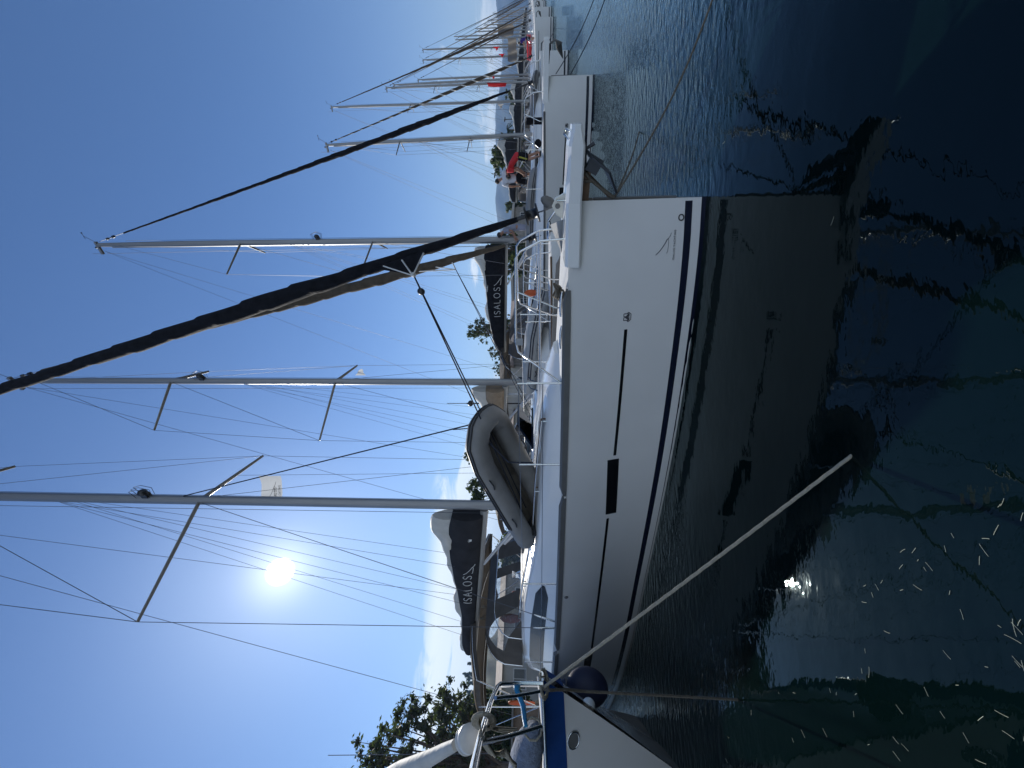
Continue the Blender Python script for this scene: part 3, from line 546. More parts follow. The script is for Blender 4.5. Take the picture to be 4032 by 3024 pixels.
# ------------------------------------------------------------------ trees
def leaf_cloud(mb, centers, n, size, squash=1.0):
    k = len(centers)
    for i in range(n):
        c, r = centers[rs.randint(k)]; d_ = rs.normal(size=3); d_ /= np.linalg.norm(d_) + 1e-9; q = r * min(1.9, abs(rs.normal()) * .62 + .12)
        p = np.array([c[0], c[1], c[2]]) + d_ * q * np.array([1, 1, squash]); a = rs.normal(size=3); a /= np.linalg.norm(a); bb = np.cross(a, rs.normal(size=3)); bb /= np.linalg.norm(bb) + 1e-9
        sz = size * rs.uniform(.6, 1.4); mb.add([p - a * sz, p + bb * sz * .45, p + a * sz, p - bb * sz * .45], [(0, 1, 2, 3)])
def tree(name, label, base, H, cr, kind='round', m='leaf', n=5000, size=.16, seed=1, group='trees behind the quay', bare=.3):
    global rs
    rs = np.random.RandomState(seed); root = thing(name, label, 'tree', base, 0, group); tb = MB(); cs = []
    th = H * bare; r0 = H * .022 + .05
    if kind == 'cypress':
        tb.tube([(0, 0, -.5), (0, 0, H * .9)], [r0, .03], 6); cs = [((rs.uniform(-.2, .2) * cr, rs.uniform(-.2, .2) * cr, H * q), cr * (1.05 - q) ** .6 * .8) for q in np.linspace(.12, .97, 12)]
    elif kind == 'palm':
        tb.tube([(0, 0, -.5), (.1, 0, H * .5), (0, 0, H * .82)], [r0, r0 * .8, r0 * .8], 8); mb = MB()
        for i in range(26):
            a = i * 2.4; e = rs.uniform(-.3, .9); L_ = cr * rs.uniform(.8, 1.1); pts = [Vector((math.cos(a) * L_ * q, math.sin(a) * L_ * q, H * .82 + L_ * (e * q - .75 * q * q))) for q in np.linspace(0, 1, 7)]
            for p, q2 in zip(pts[:-1], pts[1:]):
                d_ = (q2 - p); sd = d_.cross(Vector((0, 0, 1))).normalized() * L_ * .16
                for w_ in (-1, 1): mb.add([p, p + d_ * .7, p + d_ * .9 + sd * w_ - Vector((0, 0, .06 * L_)), p + d_ * .3 + sd * w_ * .8 - Vector((0, 0, .06 * L_))], [(0, 1, 2, 3)])
        mb.build('crown', m, root); tb.build('trunk', 'bark', root); return root
    else:
        tb.tube([(0, 0, -.5), (rs.uniform(-.3, .3), rs.uniform(-.3, .3), th), (rs.uniform(-.5, .5), rs.uniform(-.5, .5), H * .62)], [r0, r0 * .75, r0 * .35], 8)
        nb = {'round': 30, 'airy': 40, 'euc': 80, 'bush': 26}[kind]
        for i in range(nb):
            a = rs.uniform(0, 6.28); z0 = rs.uniform(th * .8, H * .6); q = rs.uniform(.25, 1) ** .6; zc = th + (H - th) * rs.uniform(.1, .93); env = math.sin(math.pi * min(.98, max(.12, (zc - th) / (H - th)) ** .8)) ** .6
            e = Vector((math.cos(a) * cr * q * env, math.sin(a) * cr * q * env, zc)); s0 = Vector((0, 0, min(z0, zc - .2))); mid = s0.lerp(e, .5) + Vector((0, 0, -.04 * H))
            tb.tube([s0, mid, e], [r0 * .35, r0 * .22, r0 * .08], 5); rr = cr * {'round': .28, 'airy': .2, 'euc': .15, 'bush': .3}[kind] * rs.uniform(.7, 1.25); cs.append((e, rr))
            for _ in range({'round': 1, 'airy': 2, 'euc': 3, 'bush': 1}[kind]):
                e2 = e + Vector(rs.normal(size=3)) * rr * .9; tb.tube([e, e2], [r0 * .08, r0 * .04], 4); cs.append((e2, rr * .6))
    mb = MB(); leaf_cloud(mb, cs, n, size, .85 if kind != 'cypress' else 1.6); mb.build('crown', m, root); tb.build('trunk', 'bark', root); return root
def tree_px(name, label, px_top, px_w, py, Y, zb=.9, **kw):
    top = at(px_top, py, Y); cr = px_w / F * Y / 2; return tree(name, label, (top.x, top.y, zb), top.z - zb, cr, **kw)
tree_px('broadleaf_tree', 'dense round green tree behind the two crew members', 1928, 125, 610, 62, kind='round', n=5200, size=.3, seed=11, bare=.12)
tree_px('broadleaf_tree', 'small round tree beside the low pergola, right of the palm', 2000, 60, 375, 80, kind='round', n=1800, size=.3, seed=12, bare=.1)
tree_px('broadleaf_tree', 'low bushy tree by the pergola between two masts', 1998, 70, 440, 80, kind='bush', n=1800, size=.3, seed=13, bare=.1)
tree_px('palm_tree', 'small spiky palm in front of the blue hills', 1975, 55, 515, 60, kind='palm', m='leaf_dark', seed=14)
tree_px('broadleaf_tree', 'dark tree half hidden behind the grey mast, above the long lettered boom cover', 1885, 105, 985, 45, kind='round', n=4200, size=.24, seed=15, bare=.15)
tree_px('broadleaf_tree', 'dark bushy tree behind the furling drum', 1992, 60, 815, 60, kind='bush', n=2200, size=.26, seed=16, bare=.1)
tree_px('broadleaf_tree', 'tree just left of the lettered boom cover tip', 1915, 60, 1060, 48, kind='bush', n=1800, size=.22, seed=17, bare=.2)
tree_px('pine_tree', 'airy open pine standing above the dark boom cover', 1838, 110, 1300, 55, kind='airy', m='leaf', n=5200, size=.15, seed=18, bare=.35)
tree_px('pine_tree', 'thin feathery pine top by the end of the dark boom', 1918, 60, 1385, 55, kind='airy', m='leaf_pale', n=700, size=.2, seed=19, bare=.35)
tree_px('broadleaf_tree', 'small ball-shaped tree above the tiled house', 1934, 44, 1455, 58, kind='airy', m='leaf_pale', n=900, size=.16, seed=20, bare=.4)
tree_px('cypress_tree', 'tiny cypress beside the ball-shaped tree', 1948, 12, 1478, 60, kind='cypress', m='leaf_dark', n=500, size=.14, seed=21)
tree_px('hedge_tree', 'dark clipped tree line behind the tiled house roof', 1955, 70, 1430, 66, kind='bush', m='leaf_dark', n=1500, size=.25, seed=22, bare=.1)
tree_px('olive_tree', 'sparse olive tree over the hanging dinghy', 1822, 110, 1800, 30, kind='airy', m='leaf_pale', n=2200, size=.1, seed=23, bare=.3)
tree_px('broadleaf_tree', 'dense dark tree right of the big mast over the dinghy', 1830, 140, 1925, 34, kind='round', m='leaf_dark', n=6500, size=.16, seed=24, bare=.05)
tree_px('broadleaf_tree', 'dark tree below the big boom, seen under the sail cover', 1960, 190, 2140, 34, kind='bush', m='leaf_dark', n=4200, size=.18, seed=25, bare=.05)
tree_px('eucalyptus_tree', 'tall ragged eucalyptus behind the white furled sail', 1435, 470, 2990, 26, kind='euc', m='leaf_euc', n=17000, size=.15, seed=26, bare=.28)
tree_px('broadleaf_tree', 'ragged dark tree to the right of the tall eucalyptus', 1785, 150, 2800, 32, kind='euc', m='leaf_dark', n=7500, size=.15, seed=27, bare=.12)
tree_px('broadleaf_tree', 'dark bushy tree beneath the tall eucalyptus', 1880, 230, 2900, 30, kind='bush', m='leaf_dark', n=6000, size=.18, seed=28, bare=.05)
for i, (px, py, ww, pw) in enumerate([(1832, 2655, 12, 0), (1848, 2690, 14, 0), (1842, 2725, 12, 0), (1852, 2615, 12, 0), (1862, 2585, 22, 1), (1838, 2665, 30, 1), (1870, 2560, 16, 0), (1850, 2745, 40, 1)]):
    t_ = at(px, py, 330); b_ = at(1885, py, 330)
    tree('cypress_tree' if not pw else 'broadleaf_tree', ['slim cypress on the left skyline, tallest of them', 'slim cypress on the left skyline beside the tall one', 'slim cypress near the end of the left skyline', 'slim cypress on the skyline above the canopy', 'round tree on the falling skyline above the canopy', 'round tree on the skyline among the cypresses', 'slim cypress lowest on the left skyline', 'broad tree at the left end of the hill skyline'][i], (b_.x, b_.y, b_.z), t_.z - b_.z + 2, ww / F * 330 / 2, kind='bush' if pw else 'cypress', m='leaf_dark', n=500, size=1.1, seed=60 + i, group='trees on the hill skyline', bare=.1)

# ------------------------------------------------------------------ buildings
def house(name, label, px_l, px_r_py, Y, z1, depth, wall='plaster', roof=('tile', 1.2), wins=(), ang=45, group='buildings along the quay'):
    py0, py1 = px_r_py; a = at(2082, py1, Y); b_ = at(2082, py0, Y); 
    # facade runs along the quay direction (45 deg) between the two sight lines
    d_ = Vector((math.cos(R(ang)), math.sin(R(ang)), 0)); A = Vector((a.x, a.y, 0)); r = ray(2082, py0); k = (A.x * d_.y - A.y * d_.x) / (r.x * d_.y - r.y * d_.x); Bp = Vector((r.x * k, r.y * k, 0)); Ln = (Bp - A).length
    root = thing(name, label, 'building', (A.x, A.y, .9), R(ang), group); w_ = MB(); w_.box((Ln / 2, depth / 2, (z1 - .9) / 2), (Ln, depth, z1 - .9)); w_.build('wall', wall, root)
    m_, rh = roof; rf = MB(); H = z1 - .9
    if rh > .4:
        vs = [(-.3, -.4, H + .003), (Ln + .3, -.4, H + .003), (Ln + .3, depth + .4, H + .003), (-.3, depth + .4, H + .003), (.0, depth / 2, H + rh), (Ln, depth / 2, H + rh)]; rf.add(vs, [(0, 1, 5, 4), (2, 3, 4, 5), (1, 2, 5), (3, 0, 4), (0, 3, 2, 1)])
    else: rf.box((Ln / 2, depth / 2, H + rh / 2 + .003), (Ln + .8, depth + .8, rh))
    rf.build('roof', m_, root)
    for (u, v, ww, hh) in wins:
        f = MB(); cx = u * Ln; cz = v; 
        for dx, dz, sx, sz in ((-ww / 2, 0, .08, hh + .08), (ww / 2, 0, .08, hh + .08), (0, hh / 2, ww - .08, .08), (0, -hh / 2, ww - .08, .08), (0, 0, .05, hh - .08)): f.box((cx + dx, -.03, cz + dz), (sx, .08, sz))
        fo = f.build('window', 'paint_white', root); g = MB(); g.box((cx, -.012, cz), (ww - .08, .02, hh - .08)); g.build('pane', 'pane', fo)
    return root, Ln
house('house', 'low house with pinkish tiled roof and a white framed window', 0, (1400, 1560), 44, 4.6, 7, roof=('tile', 1.3), wins=((.35, 2.0, 1.5, 1.1), (.8, 2.0, 1.2, 1.1)))
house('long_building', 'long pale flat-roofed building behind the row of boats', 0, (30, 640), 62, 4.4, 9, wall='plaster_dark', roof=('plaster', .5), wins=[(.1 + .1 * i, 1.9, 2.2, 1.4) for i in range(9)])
house('stone_shed', 'stone walled shed with flat roof beyond the first yacht bows', 0, (660, 960), 50, 4.2, 8, wall='stone', roof=('plaster', .35), wins=((.3, 1.8, 1.6, 1.2), (.7, 1.8, 1.6, 1.2)))
house('low_building', 'grey walled building seen through the clear sprayhood windows', 0, (2170, 2900), 34, 4.6, 8, wall='plaster', roof=('tile', .9), wins=((.25, 2.0, 1.6, 1.2), (.5, 2.0, 1.6, 1.2), (.7, 2.0, 1.6, 1.2)))
house('low_building', 'beige building with tiled roof behind the boom of the nearest yacht', 0, (1600, 1850), 40, 3.8, 7, wall='plaster', roof=('tile', .9), wins=((.4, 1.8, 1.2, 1.1),))
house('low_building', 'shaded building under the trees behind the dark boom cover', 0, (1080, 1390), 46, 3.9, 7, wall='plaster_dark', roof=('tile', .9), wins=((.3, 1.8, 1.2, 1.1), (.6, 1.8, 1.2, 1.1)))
house('timber_shed', 'brown timber shed on the quay behind the blue-striped boat', 0, (2760, 3400), 22, 3.1, 4, wall='wood', roof=('rail_grey', .12))
for i, (py, lab) in enumerate([(470, 'black street lamp against the hills beside the small palm'), (690, 'black street lamp rising behind the crew member in white')]):
    p = at([1989, 1950][i], py, 52); L_ = thing('street_lamp', lab, 'street lamp', (p.x, p.y, .9), R(45), 'street lamps on the quay'); t_ = MB(); H = p.z - .9
    t_.tube([(0, 0, 0), (0, 0, H)], [.08, .05], 8); t_.build('pole', 'black_plastic', L_); t_ = MB(); t_.box((.0, .0, H + .05), (1.3, .3, .14)); t_.build('lamp_head', 'black_plastic', L_)

# ------------------------------------------------------------------ the nearest yacht
Y1 = Yacht('sailing_yacht', 'nearest big white yacht with navy boot stripe and grey lettered sail cover', atz(2780, 775, 0), L=14, B=4.4, fb0=1.60, fb1=1.50)
s = Y1
# rubbing guard on the stem, thin dark line along the topsides, hull windows
g = MB(); g.box((.006, 0, .82), (.03, .045, .95)); s.part(g, 'stem_guard', 'rail_grey')
def fnl(z0, z1, s0, s1): return lambda q: z0 + (z1 - z0) * (q - s0) / (s1 - s0)
def band(pa, pb, hw, name, m='black_gloss'):
    a = s.find(*pa); b_ = s.find(*pb); return s.patch(a[0], b_[0], lambda q: fnl(a[1], b_[1], a[0], b_[0])(q) - hw, lambda q: fnl(a[1], b_[1], a[0], b_[0])(q) + hw, m, name, n=24)
band((2464, 1297), (2420, 1792), .020, 'cove_line'); band((2393, 2040), (2330, 2552), .020, 'cove_line')
band((2415, 1810), (2405, 2020), .082, 'hull_window'); band((2320, 2570), (2305, 2660), .075, 'hull_window')
dr_ = s.find(2229, 2352); k = MB(); k.ell(s.hp(dr_[0], dr_[1], -1, 0), (.035, .02, .035), 10, 6); s.part(k, 'vent', 'rail_grey')
dr_ = s.find(2685, 858); k = MB(); k.tube([s.hp(dr_[0] + .03 * math.cos(a), dr_[1] + .03 * math.sin(a), -1, .004) for a in np.linspace(0, 6.28, 12)], .007, 5); s.part(k, 'bow_eye', 'black_plastic')
# hull lettering (three lines of marks): swoosh over ISALOS YACHTING and the builder's emblem
tx, tw = text_strokes('ISALOS YACHTING'); a = s.find(2648, 1020); b_ = s.find(2662, 908); k = MB(); sc = (a[0] - b_[0]) / tw
ink(k, tx, lambda x, y: s.hp(a[0] - x * sc, fnl(a[1], b_[1], 0, tw)(x) + y * .022 - .01, -1, .004), .0022)
c0 = s.find(2582, 1004); c1 = s.find(2628, 935); c2 = s.find(2645, 935)
ink(k, [SWOOSH[0]], lambda x, y: s.hp(c0[0] - x / 1.15 * (c0[0] - c1[0]), c1[1] + (c0[1] - c1[1]) * (y + .12) / 1.07, -1, .004), .0045)
ink(k, SWOOSH[1:], lambda x, y: s.hp(c0[0] - x / 1.15 * (c0[0] - c1[0]), c1[1] + (c0[1] - c1[1]) * (y + .12) / 1.07, -1, .004), .0025)
s.part(k, 'hull_lettering', 'wire_dark', s.hull)
k = MB(); a = s.find(2467, 1250); em = [[(-.5, .6), (-.5, -.2), (-.7, -.35), (-.62, -.6), (-.4, -1), (.4, -1), (.62, -.6), (.7, -.35), (.5, -.2), (.5, .6), (.08, .6), (.08, -.6), (.45, -.6), (.5, -.2)], [(-.5, .6), (-.08, .6), (-.08, -.6), (-.45, -.6), (-.5, -.2)], [(-.08, .1), (-.45, -.5)], [(-.08, -.15), (-.3, -.55)], [(.08, .1), (.45, -.5)], [(.08, -.15), (.3, -.55)]]
ink(k, em, lambda x, y: s.hp(a[0] - x * .075, a[1] + y * .055, -1, .004), .0042); s.part(k, 'hull_emblem', 'navy', s.hull)
# toe rail in lengths, white bow platform
for q0_, q1_ in ((.86, 3.55), (3.6, 7.25), (7.4, 8.6), (8.75, 13.9)):
    for sd in (-1, 1):
        t = MB(); n_ = 20; rg = []
        for i in range(n_ + 1):
            q = q0_ + (q1_ - q0_) * i / n_; y = s.db(q); z = s.sheer(q); tp_ = .065 if 0 < i < n_ else .02; rg.append([Vector((-q, sd * (y + .012), z - .03)), Vector((-q, sd * (y + .016), z + tp_ * .6)), Vector((-q, sd * (y - .01), z + tp_)), Vector((-q, sd * (y - .05), z + tp_)), Vector((-q, sd * (y - .06), z - .03))])
        t.rings(rg, smooth=False); s.part(t, 'toe_rail', 'rail_grey')
t = MB(); rg = []
for x, w_ in ((.74, .10), (.70, .15), (.55, .19), (.0, .24), (-.3, .4), (-.62, .535)):
    z1 = 1.60 + (.03 if x < .6 else 0); z0 = 1.455 if x < .6 else 1.49; rg.append([Vector((x, -w_, z0)), Vector((x, -w_ - .012, z0 + .02)), Vector((x, -w_ - .012, z1 - .03)), Vector((x, -w_ + .03, z1)), Vector((x, w_ - .03, z1)), Vector((x, w_ + .012, z1 - .03)), Vector((x, w_ + .012, z0 + .02)), Vector((x, w_, z0))])
t.rings(rg, smooth=False); s.part(t, 'bow_platform', 'gelcoat')
t = MB(); t.tube([(.68, -.1, 1.6), (.7, -.1, 1.66), (.66, -.1, 1.68), (.6, -.1, 1.61)], .012, 6); t.tube([(.0, -.04, 1.63), (.0, -.04, 1.72)], .012, 6); s.part(t, 'bow_fairlead', 'steel')
t = MB(); t.add([(.08, -.03, 1.62), (-.22, -.03, 1.62), (-.16, -.03, 1.72), (-.06, -.03, 1.78), (.02, -.03, 1.74), (.08, .03, 1.62), (-.22, .03, 1.62), (-.16, .03, 1.72), (-.06, .03, 1.78), (.02, .03, 1.74)], [(0, 1, 2, 3, 4), (9, 8, 7, 6, 5)] + [(i, i + 5, (i + 1) % 5 + 5, (i + 1) % 5) for i in range(5)]); s.part(t, 'bow_roller', 'gelcoat_cream')
t = MB(); t.tube([(-.06, -.045, 1.71), (-.06, .045, 1.71)], .03, 10); s.part(t, 'roller_pin', 'rail_grey')
t = MB(); t.box((.12, 0, 1.40), (.34, .1, .09)); t.tube([(.3, 0, 1.43), (.02, 0, 1.1)], .02, 6); s.part(t, 'bobstay_bracket', 'teak')
# anchor hung under the platform: broad flukes
t = MB(); A = Vector((.50, -.02, 1.44)); t.tube([A + Vector((-.4, 0, -.04)), A, A + Vector((.06, 0, -.1))], .022, 6)
pts = [Vector((.52, -.02, 1.43)), Vector((.44, -.18, 1.36)), Vector((.3, -.17, 1.16)), Vector((.06, -.02, 1.02)), Vector((.3, .13, 1.16)), Vector((.44, .14, 1.36)), Vector((.36, -.02, 1.22))]
t.add(pts + [p + Vector((-.02, 0, .015)) for p in pts], [(0, 1, 6), (1, 2, 6), (2, 3, 6), (3, 4, 6), (4, 5, 6), (5, 0, 6)] + [(8, 7, 13), (9, 8, 13), (10, 9, 13), (11, 10, 13), (12, 11, 13), (7, 12, 13)] + [(i, (i + 1) % 6, (i + 1) % 6 + 7, i + 7) for i in range(6)])
t.box((.36, -.05, 1.33), (.16, .12, .14), ry=.5); s.part(t, 'anchor', 'anchor_grey')
t = MB()
for i in range(2):
    a_ = Vector((.3 - .1 * i, -.05, 1.44)); t.tube([a_, Vector((.2, -.06, 1.33)), Vector((.12, -.05 + i * .03, 1.22)), Vector((.04, -.03, 1.1)), Vector((.02, -.04, 1.06))], .02, 7)
s.part(t, 'anchor_rope', 'rope_old')
# deck gear forward
t = MB(); t.add([(-.2, -.05, 1.63), (-.62, -.05, 1.63), (-.25, -.12, 1.8), (-.2, .05, 1.63), (-.62, .05, 1.63)], [(0, 1, 2), (2, 1, 4), (3, 4, 1, 0)]); s.part(t, 'tack_plate', 'steel')
t = MB(); t.ell((-.02, 0, 1.82), (.06, .03, .1), 8, 6, M=Matrix.Rotation(.5, 3, 'Y')); t.tube([(-.06, 0, 1.74), (-.1, 0, 1.86)], .018, 6); s.part(t, 'snap_shackle', 'rail_grey')
for i, q in enumerate((1.05, 1.42)):
    t = MB(); y = -(s.db(q) - .12); z = s.sheer(q)
    t.tube([(-q - .16, y, z + .07), (-q - .09, y, z + .075), (-q + .09, y, z + .075), (-q + .16, y, z + .07)], [.012, .02, .02, .012], 8); t.tube([(-q - .05, y, z - .01), (-q - .05, y, z + .07)], .016, 6); t.tube([(-q + .05, y, z - .01), (-q + .05, y, z + .07)], .016, 6); s.part(t, 'mooring_cleat', 'steel')
t = MB()
for k_ in range(9): t.tube([Vector((-.98 + .08 * math.cos(a) + .01 * k_, -.52 + .07 * math.sin(a), 1.64 + .012 * k_ + .02 * math.sin(a * 2 + k_))) for a in np.linspace(0, 6.28, 10)], .011, 5)
s.part(t, 'coiled_rope', 'rope_old')
for q in (.98, 1.08):
    pass
s.pulpit(h=.60, q1=1.95)
s.rails((1.95, 3.1, 5.45, 7.9, 10.3, 12.8), h=.62)
nl = MB(); nl.box((-1.5, -.72, 2.17), (.07, .05, .09)); s.part(nl, 'bow_light', 'hypalon_light')
# coachroof
s.cabin([(2.0, .3, 1.63), (2.4, .55, 1.71), (3.0, .9, 1.79), (3.9, 1.15, 1.86), (5.4, 1.3, 1.92), (6.8, 1.38, 2.08), (8.2, 1.42, 2.2), (9.6, 1.42, 2.22), (10.4, 1.42, 2.05)], win=((6.3, 10.2, .3, .74),))
t = MB(); t.box((-3.35, -.25, 2.1), (.55, .5, .03), ry=-.45); t.box((-3.4, -.25, 1.99), (.5, .46, .03)); s.part(t, 'hatch', 'black_gloss', s.cab)
t = MB(); t.box((-6.9, 0, 2.19), (.5, .5, .05)); t.box((-4.9, .55, 2.06), (.45, .45, .05)); s.part(t, 'hatch', 'pane', s.cab)
for y in (-1.05, -.95): 
    t = MB(); t.tube([(-q, y * (s.cw(q) / 1.4), s.cz(q) + .08) for q in (2.9, 4, 5, 6, 7, 8.4)], .015, 6)
    for q in (2.9, 4.2, 5.6, 7, 8.4): t.tube([(-q, y * (s.cw(q) / 1.4), s.cz(q) - .01), (-q, y * (s.cw(q) / 1.4), s.cz(q) + .08)], .013, 5)
    s.part(t, 'grab_rail', 'steel' if y < -1 else 'teak', s.cab)
for y in (-.5, .5): t = MB(); t.tube([(-7.6, y, 2.24), (-7.6, y, 2.3), (-7.6, y, 2.36), (-7.6, y, 2.42)], [.1, .07, .065, .09], 12); s.part(t, 'winch', 'steel', s.cab)
s.rig(5.8, 20.6, 1.98, w=.118, d=.078, spr=((.379, 2.05), (.725, 1.55)), sweep=.82, lean=-.06, rake=-.22, genoa='canvas_black', gr=.094, tack=(-.1, 1.82), turns=21, light=.44, gf=(.02, .93))
fp, hf = s.boom(5.35, 2.98, .11, R(8.5), 'canvas_grey', text=(.2, .55), hs=[(0.0, .64, .3), (.08, .7, .28), (.2, .68, .26), (.34, .6, .22), (.5, .46, .18), (.7, .33, .14), (.88, .3, .12), (1, .18, .07)], crown=True)
s.sprayhood(8.3, 10.0, 1.45, 2.2, .95)
s.bimini(9.7, 13.6, 1.85, 3.55)
t = MB(); t.ell((-10.5, -.2, 2.55), (.3, .04, .3), 16, 4); s.part(t, 'wheel', 'red_brown')
for sd in (-1, 1):
    t = MB(); t.tube([Vector((-12.6 + .1 * math.cos(a), sd * 1.5, 0)) + Vector((0, 0, 2.25 + .35 * math.sin(a))) for a in np.linspace(0, 6.28, 14)], .035, 6); s.part(t, 'lifebuoy', 'orange')
# clew patch with its straps and the two sheets led aft from it
def gpt(py_, dy):  # a point on the forestay line by height fraction
    return s.fs[0] + (s.fs[1] - s.fs[0]) * py_
def frac_at(y_, px):   # fraction of the forestay seen at a pixel column
    best = min(np.linspace(.02, .6, 300), key=lambda q: abs((lambda p: 2016 - F * ((p - Vector((0, 0, CH))).dot(up)) / ((p - Vector((0, 0, CH))).dot(fw)) - px)(y_.M @ (y_.fs[0] + (y_.fs[1] - y_.fs[0]) * q)))); return float(best)
c_ = s.lp(1628, 1082, -.34); fa_, fb_ = frac_at(s, 1470), frac_at(s, 1680); g0 = gpt(fa_, 0) + Vector((0, -.1, 0)); g1 = gpt(fb_, 0) + Vector((0, -.1, 0)); t = MB(); t.add([g0, g1, c_, g0 + Vector((0, .02, 0)), g1 + Vector((0, .02, 0)), c_ + Vector((0, .02, 0))], [(0, 1, 2), (5, 4, 3), (0, 3, 4, 1), (1, 4, 5, 2), (2, 5, 3, 0)]); s.part(t, 'clew', 'canvas_black', s.genoa)
t = MB()
for q in (fa_ * .75 + fb_ * .25, fa_ * .4 + fb_ * .6, fb_): t.tube([gpt(q, 0) + Vector((0, -.17, .0)), c_ + Vector((0, -.03, 0))], .011, 4)
t.ell(c_, (.035, .02, .035), 8, 5); s.part(t, 'clew_strap', 'paint_white', s.genoa)
t = MB(); e1 = Vector((-4.9, -.95, 2.1)); e2 = Vector((-4.9, -.7, 2.1)); c1_ = c_ + (e1 - c_) * .05; t.ell(c1_, (.05, .03, .05), 8, 6); s.part(t, 'sheet_block', 'black_plastic', s.genoa)
for e_ in (e1, e2): t = MB(); t.tube([c_, c_.lerp(e_, .5) + Vector((0, 0, -.02)), e_], .010, 5); s.part(t, 'genoa_sheet', 'rope_dark', s.genoa)

# ------------------------------------------------------------------ dinghies
def dinghy(label, M, L_=2.7, Wd=1.5, r=.19, tube='hypalon', floor='hypalon_floor', group='inflatable dinghies kept on foredecks', logo=False, stripes=2):
    root = thing('inflatable_dinghy', label, 'dinghy', (0, 0, 0), 0, group); root.matrix_world = M; hw = Wd / 2 - r; xb = L_ / 2 - r
    path = [(-L_ / 2 - .02, -hw, .0), (-L_ / 2 + .22, -hw, 0), (xb * .45, -hw, 0), (xb * .78, -hw * .86, .05), (xb * .97, -hw * .42, .12), (xb * 1.0, 0, .14), (xb * .97, hw * .42, .12), (xb * .78, hw * .86, .05), (xb * .45, hw, 0), (-L_ / 2 + .22, hw, 0), (-L_ / 2 - .02, hw, .0)]
    rr = [.03, r * .98, r, r, r, r, r, r, r, r * .98, .03]; P = []; Q = []
    for i in range(len(path) - 1):
        for k in range(4): P.append(Vector(path[i]).lerp(Vector(path[i + 1]), k / 4)); Q.append(rr[i] + (rr[i + 1] - rr[i]) * (k / 4) ** (.5 if i == 0 else (1 if i < 9 else 2)))
    P.append(Vector(path[-1])); Q.append(rr[-1]); t = MB(); t.tube(P, Q, 16, upv=(0, 0, 1)); t.build('tube', tube, root)
    inn = MB(); m = []
    for p in path[1:-1]: m.append(Vector((p[0], p[1] * .92, -r * .55)))
    inn.add(m + [p + Vector((0, 0, .03)) for p in m], [tuple(range(9)), tuple(range(9, 18))[::-1]]); inn.build('floor', floor, root)
    tb = MB(); tb.box((-L_ / 2 + .28, 0, .03), (.035, hw * 2 - .1, .38)); tb.build('transom', 'rubber_dark', root)
    st = MB()
    for k in range(stripes):
        a = .18 - .3 * k
        pts = []
        for i, p in enumerate(P[5:-5]):
            j = i + 5; tn = (P[j + 1] - P[j - 1]).normalized(); o = tn.cross(Vector((0, 0, 1))).normalized(); pts.append(p + o * (r * math.cos(a) + .004) + Vector((0, 0, r * math.sin(a))))
        st.tube(pts, .016, 6)
    st.build('rub_strake', 'rubber_dark' if tube == 'hypalon' else 'navy', root)
    for x in (-.6, .3):
        for sd in (-1, 1): hd = MB(); hd.tube([(x - .1, sd * (hw + r * .7), r * .75), (x, sd * (hw + r * .75), r * 1.0), (x + .1, sd * (hw + r * .7), r * .75)], .012, 5); hd.build('handle', 'rubber_dark', root)
    if logo:
        k = MB(); c0 = Vector((.25, -hw, 0)); up_ = -.75; 
        f = lambda x, y: c0 + Vector((x * .09, -math.cos(up_ + y * .09 / r) * (r + .004), math.sin(up_ + y * .09 / r) * (r + .004)))
        ink(k, [[(math.cos(q), math.sin(q)) for q in np.linspace(0, 6.28, 22)], [(-.5, -.5), (-.1, .1), (.5, .35), (.1, -.1), (.4, -.5)]], f, .006); k.build('logo', 'rail_grey', root)
    return root
def frame_mat(o, xd, zd):
    xd = xd.normalized(); zd = (zd - xd * zd.dot(xd)).normalized(); yd = zd.cross(xd); return Matrix(((xd.x, yd.x, zd.x, o.x), (xd.y, yd.y, zd.y, o.y), (xd.z, yd.z, zd.z, o.z), (0, 0, 0, 1)))
bA = Y1.lp(1880, 1645, -.45); sA = Y1.lp(2112, 2065, -.75); bw = Y1.M @ bA; sw = Y1.M @ sA; stb = Y1.M.to_3x3() @ Vector((0, -1, 0))
dM = frame_mat((bw + sw) / 2, bw - sw, stb * .5 - Vector((0, 0, .86)))
D1 = dinghy('grimy grey inflatable dinghy hung upside down from the mast over the nearest foredeck', dM, L_=(bw - sw).length + .28, Wd=1.06, r=.178, logo=True)
hy = MB(); e0 = Y1.Mi @ (dM @ Vector((1.2, .1, -.1))); m_ = Y1.mp(.395) + Vector((.13, 0, 0)); hy.tube([m_, e0], .012, 5); hy.tube([e0, e0 + Vector((-.3, -.5, -.6)), Vector((-3.4, -1.0, 1.98))], .012, 5); Y1.part(hy, 'hoisting_halyard', 'rope_dark')
ln_ = MB(); ln_.tube([dM @ Vector((x, y, z)) for x, y, z in ((1.25, .3, -.3), (.6, -.85 + .3, -.31), (-.2, -.5, -.30), (-.9, -.52, -.27), (-1.3, -.6, .1))], .009, 5); lo = ln_.build('grab_line', 'rope_dark', None); lo.parent = D1; lo.matrix_parent_inverse = dM.inverted()

